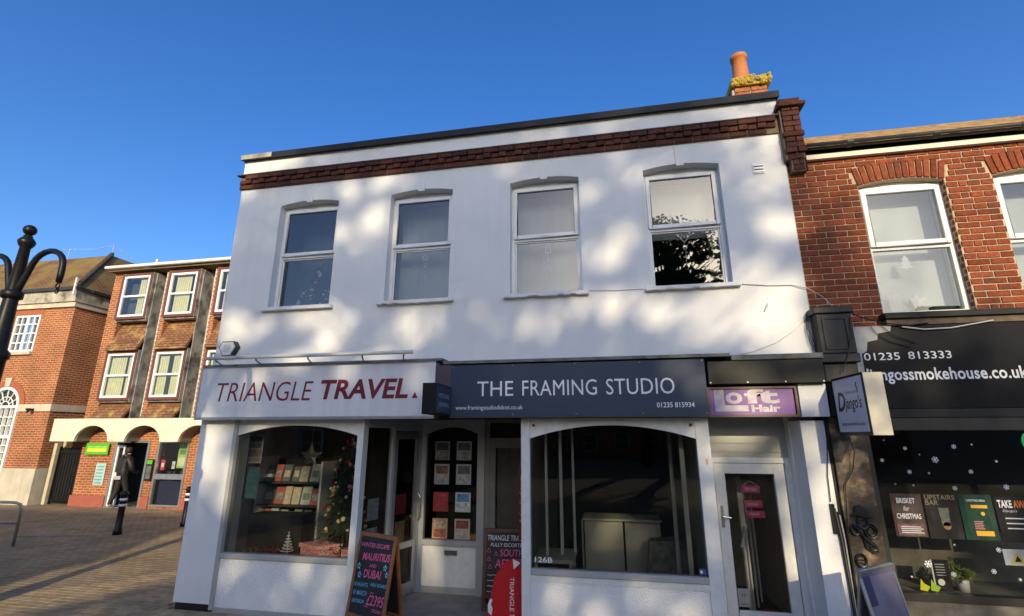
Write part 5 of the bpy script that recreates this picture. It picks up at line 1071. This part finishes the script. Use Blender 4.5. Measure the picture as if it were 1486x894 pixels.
person('person in dark padded jacket walking in through the supermarket door', (CX+1.85, 7.02, .018), radians(-10))

# ================================================================ BRICK BUILDING WITH STONE CORNICE (far left)
po = thing('corner_building', 'orange brick building with stone cornice and arched window', 'building', (-22, 10, 0))
PX, PY = -17.85, 7.0
mb = MB(); wall_open(mb, -32, PX, PY, PY+.3, 4.5, 6.38, [(PX-2.48, PX-1.40, 4.87, 6.17, 0), (PX-5.6, PX-4.5, 4.87, 6.17, 0)])
aw = PX-1.98; R = .66
wall_open(mb, -32, PX, PY, PY+.3, 3.09, 4.5, [(aw-R, aw+R, 3.09, 4.5, 0)])
_a0 = math.asin(.07/R)
mb.prism([(aw-R, 4.5), (aw-R, 3.09)]+[(aw-R*cos(_a0+(pi-2*_a0)*i/18), 3.02+R*sin(_a0+(pi-2*_a0)*i/18)) for i in range(19)]+[(aw+R, 3.09), (aw+R, 4.5)], PY, PY+.3)
mb.build('upper_wall', po_brick, po)
mb = MB(); wall_open(mb, -32, PX, PY, PY+.3, 1.08, 2.86, [(aw-R, aw+R, 1.08, 2.86, 0)])
mb.build('lower_wall', po_brick, po)
mb = MB().box(PX-.3, PX, PY+.3, 14, 1.08, 6.38).box(-32, PX, 13.7, 14, 0, 6.38); mb.build('side_wall', po_brick, po)
mb = MB().box(-32, aw-R, PY-.04, PY+.28, 2.86, 3.09).box(aw+R, PX+.03, PY-.04, PY+.28, 2.86, 3.09).box(PX-.28, PX+.03, PY+.28, 14, 2.86, 3.09); mb.build('stone_band', stone, po)
bx('band_fill', po_brick, po, PX-.29, PX-.0, PY+.29, 13.6, 2.861, 3.089)
mb = MB().box(-32, aw-R-.0, PY-.06, PY+.25, 0, 1.08).box(aw+R, PX+.05, PY-.06, PY+.25, 0, 1.08).box(PX-.3, PX+.05, PY+.25, 9.2, 0, 1.08).box(aw-R, aw+R, PY-.06, PY+.25, 0, .98); mb.build('plinth', stone, po)
mb = MB().box(-32, PX+.06, PY-.08, PY+.3, 6.381, 6.55).box(PX-.28, PX+.06, PY+.3, 14, 6.381, 6.55); mb.build('cornice_base', stone, po)
mb = MB().box(-32, PX+.10, PY-.14, PY+.3, 6.551, 6.95).box(PX-.28, PX+.10, PY+.3, 14, 6.551, 6.95); mb.build('cornice', stained, po)
mb = MB().box(-32, PX+.16, PY-.24, PY+.3, 6.951, 7.06).box(PX-.28, PX+.2, PY+.3, 14, 6.951, 7.06); mb.build('gutter', charcoal, po)
mb = MB().add([(-32, PY-.2, 7.06), (PX+.15, PY-.2, 7.06), (PX-1.05, 8.6, 8.95), (-32, 8.6, 8.95), (PX+.15, 14, 7.06), (PX-1.05, 13, 8.95), (-32, 13, 8.95)], [(0, 1, 2, 3), (1, 4, 5, 2), (3, 2, 5, 6)]); rf = mb.build('roof', po_roof, po)
hip = MB(); r = random.Random(3)
a_, b_ = Vector((PX+.15, PY-.2, 7.08)), Vector((PX-1.05, 8.6, 8.98))
for i in range(18): p = a_.lerp(b_, i/18); q = a_.lerp(b_, (i+1.25)/18); hip.tube([p+Vector((0, 0, .0)), q+Vector((0, 0, .03))], [.085, .065], 7)
hip.build('hip_tiles', M('dark_hip', (.07, .05, .03), .9, .3, 12), rf)
bx('finial', M('white_gutter'), po, PX+.1, PX+.16, PY-.28, PY-.22, 6.75, 7.35)
mb = MB()
for x in (PX-1.05, PX-3.2, PX-5.6): mb.cyl((x, 8.6, 8.9), (x, 8.6, 9.4), .014, n=5)
mb.tube([(PX-1.05, 8.6, 9.37), (PX-2, 8.6, 9.28), (PX-3.2, 8.6, 9.37), (PX-5.6, 8.6, 9.3)], .012, 4); mb.tube([(PX-1.05, 8.6, 9.37), (PX-.3, 9.6, 8.6), (PX+.6, 10, 8.2)], .012, 4); mb.build('aerial_wire', M('thin_wire', (.3, .35, .42), .5), po)
f = MB(); x0, x1, z0, z1 = PX-2.479, PX-1.401, 4.871, 6.169; ring(f, x0, x1, z0, z1, PY+.0, PY+.1, .07)
for i in (1, 2, 3): f.box(x0+(x1-x0)*i/4-.02, x0+(x1-x0)*i/4+.02, PY+.01, PY+.08, z0+.07, z1-.07)
for i in (1, 2, 3): f.box(x0+.07, x1-.07, PY+.012, PY+.078, z0+(z1-z0)*i/4-.02, z0+(z1-z0)*i/4+.02)
f.box((x0+x1)/2-.05, (x0+x1)/2+.05, PY+.005, PY+.085, z0+.07, z1-.07)
w = f.build('multi_pane_window', pvc, po); bx('sill', stone, w, x0-.12, x1+.05, PY-.1, PY+.02, z0-.11, z0-.001); bx('lintel', M('rubbed_brick', (.36, .11, .05), .9, .2, 20), w, x0-.05, x1+.1, PY-.012, PY-.0005, z1+.002, 6.375)
MB().quad((x0+.05, PY+.05, z0), (x1-.05, PY+.05, z0), (x1-.05, PY+.05, z1), (x0+.05, PY+.05, z1)).build('pane', glass, w); bx('dark_back', M('office_dark'), w, x0-.1, x1+.1, PY+.6, PY+.62, z0-.1, z1+.1)
# arched window in two parts, rising through the stone band
f = MB(); zs = 3.02
mb = MB(); wall_pts = [(aw-R*cos(i*pi/16), zs+R*sin(i*pi/16)) for i in range(17)]
aw_f = MB()
for i in range(16):
    p, q = wall_pts[i], wall_pts[i+1]; sc = 1-.09/R; pi_, qi_ = (aw+(p[0]-aw)*sc, zs+(p[1]-zs)*sc), (aw+(q[0]-aw)*sc, zs+(q[1]-zs)*sc)
    aw_f.prism([p, q, qi_, pi_], PY-.05, PY+.1)
    so = 1+.20/R; po_, qo_ = (aw+(p[0]-aw)*so, zs+(p[1]-zs)*so), (aw+(q[0]-aw)*so, zs+(q[1]-zs)*so); mb.prism([po_, qo_, q, p], PY-.03, PY+.02)
aw_f.box(aw-R, aw-R+.09, PY-.05, PY+.1, .98, zs).box(aw+R-.09, aw+R, PY-.05, PY+.1, .98, zs).box(aw-R+.09, aw+R-.09, PY-.05, PY+.1, .98, 1.10).box(aw-R+.09, aw+R-.09, PY-.04, PY+.09, zs-.05, zs+.04).box(aw-R+.09, aw+R-.09, PY-.045, PY+.09, 2.0, 2.10)
for i in (1, 2, 3, 4): x = aw-R+.09+(2*R-.18)*i/5; aw_f.box(x-.015, x+.015, PY-.02, PY+.06, 1.1, zs-.05)
for z in (1.33, 1.56, 1.78, 2.40, 2.68): aw_f.box(aw-R+.09, aw+R-.09, PY-.018, PY+.058, z-.015, z+.015)
for i in range(1, 6): a = i*pi/6; aw_f.tube([(aw+.2*cos(a), PY+.02, zs+.2*sin(a)), (aw+.6*cos(a), PY+.02, zs+.6*sin(a))], .018, 4)
aw_f.tube([(aw+.33*cos(i*pi/12), PY+.02, zs+.33*sin(i*pi/12)) for i in range(13)], .016, 4); aw_f.tube([(aw+.18*cos(i*pi/12), PY+.02, zs+.18*sin(i*pi/12)) for i in range(13)], .018, 4)
w = aw_f.build('arched_window', pvc, po); mb.build('brick_arch', M('rubbed_brick'), w); MB().prism([(aw-.10, zs+R+.01), (aw+.10, zs+R+.01), (aw+.14, zs+R+.30), (aw-.14, zs+R+.30)], PY-.07, PY+.02).build('keystone', stone, w)
MB().prism([(aw-R+.02, 1.0), (aw+R-.02, 1.0)]+[(aw+(p[0]-aw)*.97, zs+(p[1]-zs)*.97) for p in wall_pts][::-1], PY+.05, PY+.055).build('pane', glass, w)
bx('backing', M('window_dusk', (.05, .08, .09), .5), w, aw-R-.1, aw+R+.1, PY+.7, PY+.72, .9, 3.8)
one('security_camera', MB().box(PX-.75, PX-.62, PY-.2, PY-.041, 2.88, 2.95).cyl((PX-.69, PY-.13, 2.90), (PX-.69, PY-.2, 2.82), .03), black, 'small dark camera on the pale stone band', 'camera')
# iron gate between the two left buildings
t = thing('iron_gate', 'black iron gate between brick corner building and supermarket', 'gate', (-17.1, 7.3, 0)); mb = MB()
bx('frame', black, t, PX+.36, PX+.40, 7.28, 7.34, 0.005, 1.75)
for i in range(8): x = PX+.44+i*.11; MB().cyl((x, 7.31, .05), (x, 7.31, 1.72), .014, n=6).build('bar', black, t)
bx('rail', black, t, PX+.40, PX+1.35, 7.29, 7.33, .1, .16); bx('rail', black, t, PX+.40, PX+1.35, 7.29, 7.33, 1.55, 1.61); bx('sheet', blackmat, t, PX+.40, PX+1.36, 7.35, 7.36, .05, 1.7)
one('drain_pipe', MB().cyl((PX+.12, 7.6, .01), (PX+.12, 7.6, 2.2), .05, n=10), M('cream_pipe', (.55, .48, .33), .5), 'pale vertical drain pipe on dark side wall', 'pipe', smooth=True)
one('gate_post', MB().box(PX+.22, PX+.34, 7.2, 7.34, 0, 1.85), M('cream_pipe'), 'pale stone post beside the iron gate', 'post')

# ================================================================ ACROSS THE STREET: the trees that dapple the facade and the buildings mirrored in the glass
SX, SZ = SD.x/-SD.y, SD.z/-SD.y           # drift of a sun ray per metre towards the sun
# sunlit patches on the facade plane: x, z, radius -- the gaps cut in the crown to light them
SPOTS = [(-4.5, 1.85, .28), (-4.75, 1.35, .25), (-3.55, .95, .34), (-3.7, 1.45, .2), (-2.15, 1.0, .38), (2.95, 1.0, .36), (3.3, .95, .25),

 (-5.25, 6.2, 0.33), (-4.85, 6.28, 0.2), (-3.6, 5.62, 0.16), (-2.95, 5.72, 0.19), (-3.12, 5.12, 0.2), (-3.55, 4.97, 0.16), (-2.72, 5.05, 0.16),
 (-5.2, 3.5, 0.293), (-4.85, 3.4, 0.268), (-4.5, 3.35, 0.244), (-4.1, 3.45, 0.366), (-3.6, 3.5, 0.342), (-3.25, 3.3, 0.305), (-2.85, 3.5, 0.305), (-2.55, 3.3, 0.268), (-2.2, 3.6, 0.268), (-1.72, 3.75, 0.19), (-1.68, 3.45, 0.293), (-1.75, 3.22, 0.22), (-2.1, 3.25, 0.22), (-4.4, 3.15, 0.244), (-3.7, 3.12, 0.244),
 (0.12, 4.35, 0.26), (0.08, 3.66, 0.207), (-0.38, 3.62, 0.195), (-0.85, 3.42, 0.195), (0.55, 5.42, 0.16), (-0.1, 5.2, 0.13), (2.13, 5.15, 0.15), (2.12, 4.55, 0.22), (1.85, 3.98, 0.2), (1.55, 4.15, 0.12), (1, 5.6, 0.1), (-1.25, 5.68, 0.12), (0.3, 5.62, 0.12),
 (0.9, 3.35, 0.317), (1.3, 3.5, 0.342), (1.68, 3.5, 0.366), (2.05, 3.5, 0.329), (1.05, 3.12, 0.268), (1.5, 3.2, 0.342), (1.88, 3.2, 0.366), (2.15, 3.25, 0.244), (0.45, 3.22, 0.268), (0.2, 3.12, 0.195), (1.3, 3.05, 0.244),
 (-1.02, 2.75, 0.15), (-0.76, 2.5, 0.14), (0.85, 2.78, 0.2), (1.05, 2.55, 0.14), (-4.6, 2.75, 0.16), (-3.3, 2.9, 0.2), (-2.4, 2.72, 0.15), (-5.3, 1.95, 0.2), (-5.22, 1.6, 0.18), (-5.35, 2.2, 0.12), (-4.7, 0.5, 0.15), (-3.75, 0.5, 0.16), (-3.3, 0.48, 0.16), (-3.9, 0.2, 0.16), (-3.4, 0.2, 0.12),
 (1.5, 2.45, 0.3), (1.85, 2.45, 0.2), (2.15, 2.45, 0.14), (2.14, 2, 0.2), (2.14, 1.6, 0.22), (2.1, 1.2, 0.22), (2.08, 0.8, 0.22), (1.15, 1.9, 0.16), (1.1, 1.4, 0.16), (1.05, 1, 0.14), (0.99, 2.1, 0.12), (-0.97, 1.8, 0.1), (-0.97, 1.3, 0.1), (2.45, 2.55, 0.2), (2.5, 2.25, 0.18),
 (-0.5, 0.42, 0.2), (-0.2, 0.2, 0.18), (0.35, 0.42, 0.18), (0.7, 0.25, 0.16), (-0.75, 0.3, 0.12), (0, 1.45, 0.2), (0.3, 1.5, 0.25), (0.65, 1.3, 0.14),
 (-2.1, 0.85, 0.3), (-2.3, 0.95, 0.26), (-1.85, 0.75, 0.2), (-2.5, 1.35, 0.2), (-1.95, 1.5, 0.14), (-2.75, 1.1, 0.16), (-2.45, 0.65, 0.2), (-4.3, 1.5, 0.3), (-4.8, 1.65, 0.2), (-3.6, 1, 0.28), (-3.3, 0.95, 0.2), (-4.2, 0.95, 0.16), (-3.95, 2.05, 0.14),
 (2.8, 0.85, 0.3), (3.1, 0.75, 0.25), (3.35, 0.85, 0.16), (3.5, 0.55, 0.3), (2.75, 0.4, 0.2), (2.45, 1.55, 0.15), (2.4, 0.95, 0.12), (3.1, 1.4, 0.14), (3.6, 1.4, 0.2), (2.95, 3.1, 0.171), (3.3, 2.55, 0.14)]
def sun_gap(p):
    d = -p.y; x = p.x-SX*d; z = p.z-SZ*d
    # broad strips cleared of leaves so slanting streaks of low sun cross the fascias
    w = .10*sin(5.3*x)+.06*sin(11*x+2*z)
    if -5.42 < x < -1.45 and 2.98 < z < 3.60+w+.10*sin(1.7*x): return sin(6.4*(.62*x-.95*z)+1.4*sin(1.9*x)+.5*sin(9*z)) > -.25
    if .25 < x < 2.32 and 2.9 < z < 3.72+w: return sin(5.2*(.55*x+.9*z)+1.1*sin(2.6*x)) > -.72
    for a, b, r in SPOTS:
        dx, dz = x-a, z-b
        if abs(dx) > 1.8*r or abs(dz) > 1.8*r: continue
        u, v = .82*dx+.57*dz, -.57*dx+.82*dz; t = atan2(v, u); f = 7*a+3*b
        q = r*(1.0+.24*sin(2*t+f)+.17*sin(3*t+2.3*f)+.12*sin(5*t+f*1.7))
        if (u/1.3)**2+v*v < q*q: return True
    return False
def tree(label, x, y, h, cz, rad, nclump, seed, leafm, dens=60, cut=None):
    t = thing('broadleaf_tree', label, 'tree', (x, y, 0)); r = random.Random(seed)
    tr = MB(); tr.tube([(x, y, 0), (x+.1, y, h*.25), (x-.1, y+.1, h*.5), (x, y, h*.9)], [.42, .33, .24, .05], 10)
    mb = MB(); clumps = []
    while len(clumps) < nclump:
        v = Vector((r.uniform(-1, 1), r.uniform(-1, 1), r.uniform(-1, 1)))
        if v.length > 1 or v.length < .25: continue
        clumps.append(Vector((x+v.x*rad[0], y+v.y*rad[1], cz+v.z*rad[2])))
    for i, c in enumerate(clumps):
        if i % 5 == 0: tr.tube([(x, y, max(h*.2, c.z*.6)), Vector((x, y, c.z*.78)).lerp(c, .5), c], [.11, .07, .02], 5)
        R_ = r.uniform(.7, 1.25)
        for k in range(dens):
            v = Vector((r.gauss(0, .5), r.gauss(0, .5), r.gauss(0, .42)))*R_; p = c+v
            if p.z < 1.5 or sun_gap(p) or (cut and cut(p)): continue
            a = Vector((r.gauss(0, 1), r.gauss(0, 1), r.gauss(0, .6))).normalized(); b = a.orthogonal().normalized(); s = r.uniform(.10, .17)
            mb.add([p-a*s, p+b*s*.6, p+a*s, p-b*s*.6], [(0, 1, 2, 3)])
    tr.build('trunk', M('bark', (.09, .065, .045), .95, .3, 5, .8, 14), t, smooth=True); mb.build('crown', leafm, t)
def litground(p):                                # leaves cut from the crowns so sun reaches this strip of paving
    k = p.z/SZ; gx = p.x-SX*k; gy = p.y+k
    return gx < -5.75 and gy < 5.8 and gx+SX*gy < -5.5 and gy > -.55+(gx+7.15)*2.2
leafm = M('leaf', (.055, .085, .025), .55, .4, 3, rnd=0)
tree('tall evergreen tree across the street from the white building', 4.9, -31, 18.0, 13.0, (5.3, 3.6, 5.6), 360, 11, leafm, 90, litground)
tree('lower bushy tree across the street beside the tall evergreen', 2.4, -29.5, 12.6, 9.4, (2.3, 3.0, 2.8), 90, 12, leafm, 70, litground)
tree('broad low tree across the street in front of the right terrace', 9.8, -30, 13.2, 10.4, (4.2, 3.0, 3.2), 130, 13, leafm, 70)
for o in [o for o in bpy.data.objects if o.name == 'broadleaf_tree']:
    def shade_bough(pts, r, y):  # boughs added along sun rays to throw branch shade on the facade
        MB().tube([(x+SX*-y, y+dy, z+SZ*-y) for (x, z), dy in zip(pts, (0, .4, -.2, .3, .1))], r, 6).build('shade_bough', M('bark'), o, smooth=True)
    shade_bough([(-3.9, 2.6), (-3.3, 3.0), (-2.6, 3.35), (-2.2, 3.7)], [.09, .07, .05, .03], -27.5); shade_bough([(-2.1, 2.7), (-1.95, 3.2), (-1.7, 3.9)], [.07, .05, .03], -28)
    shade_bough([(-.2, 2.6), (.35, 3.05), (.8, 3.35), (1.3, 3.42)], [.10, .08, .05, .03], -27.5); shade_bough([(.2, 2.7), (.1, 3.3), (.45, 3.9), (.2, 4.5)], [.08, .06, .045, .03], -28); shade_bough([(1.0, 2.8), (1.5, 3.12), (1.9, 3.15)], [.06, .05, .025], -27.5); shade_bough([(-4.9, 2.7), (-4.5, 3.15), (-4.15, 3.7)], [.06, .05, .03], -28)
def terrace(label, x0, x1, y0, y1, h, ridge, wm, rm, nwin):
    t = thing('terrace_house', label, 'house', ((x0+x1)/2, (y0+y1)/2, 0)); ym = (y0+y1)/2
    mb = MB().box(x0, x1, y1-.3, y1, 0, h).box(x0, x1, y0, y0+.3, 0, h).box(x0, x0+.3, y0+.3, y1-.3, 0, h).box(x1-.3, x1, y0+.3, y1-.3, 0, h); mb.prismx([(y0+.01, h), (y1-.01, h), (ym, ridge-.05)], x0+.02, x0+.2); mb.prismx([(y0+.01, h), (y1-.01, h), (ym, ridge-.05)], x1-.2, x1-.02); mb.build('wall', wm, t)
    MB().add([(x0-.2, y0-.3, h-.1), (x1+.2, y0-.3, h-.1), (x1+.2, ym, ridge), (x0-.2, ym, ridge), (x1+.2, y1+.3, h-.1), (x0-.2, y1+.3, h-.1)], [(0, 1, 2, 3), (3, 2, 4, 5)]).build('roof', rm, t)
    st = (x1-x0)/nwin
    for i in range(nwin):
        for z in (.9, 3.7):
            a = x0+st*(i+.28); b = a+st*.44; f = MB(); ring(f, a, b, z, z+1.6, y1-.02, y1+.06, .08); f.box(a+.08, b-.08, y1, y1+.05, z+.76, z+.84); w = f.build('window', pvc, t); MB().quad((a+.08, y1+.02, z+.08), (b-.08, y1+.02, z+.08), (b-.08, y1+.02, z+1.52), (a+.08, y1+.02, z+1.52)).build('pane', M('mirror_pane', (.04, .05, .06), .1), w)
terrace('brick terrace across the street facing the supermarket', -24, -4.6, -26, -18.5, 7.2, 10.3, po_brick, po_roof, 6)
terrace('long brick terrace added unseen behind the trees to block horizon glow', -20, 36, -50, -42, 6.8, 9.6, po_brick, po_roof, 20)  # unseen terrace added to cover the orange horizon glow mirrored in shop windows
terrace('cream terrace added unseen across the street to darken smokehouse reflections', 15.5, 32, -24, -17, 6.0, 8.4, cream, po_roof, 5)  # unseen building added to darken what the smokehouse window reflects
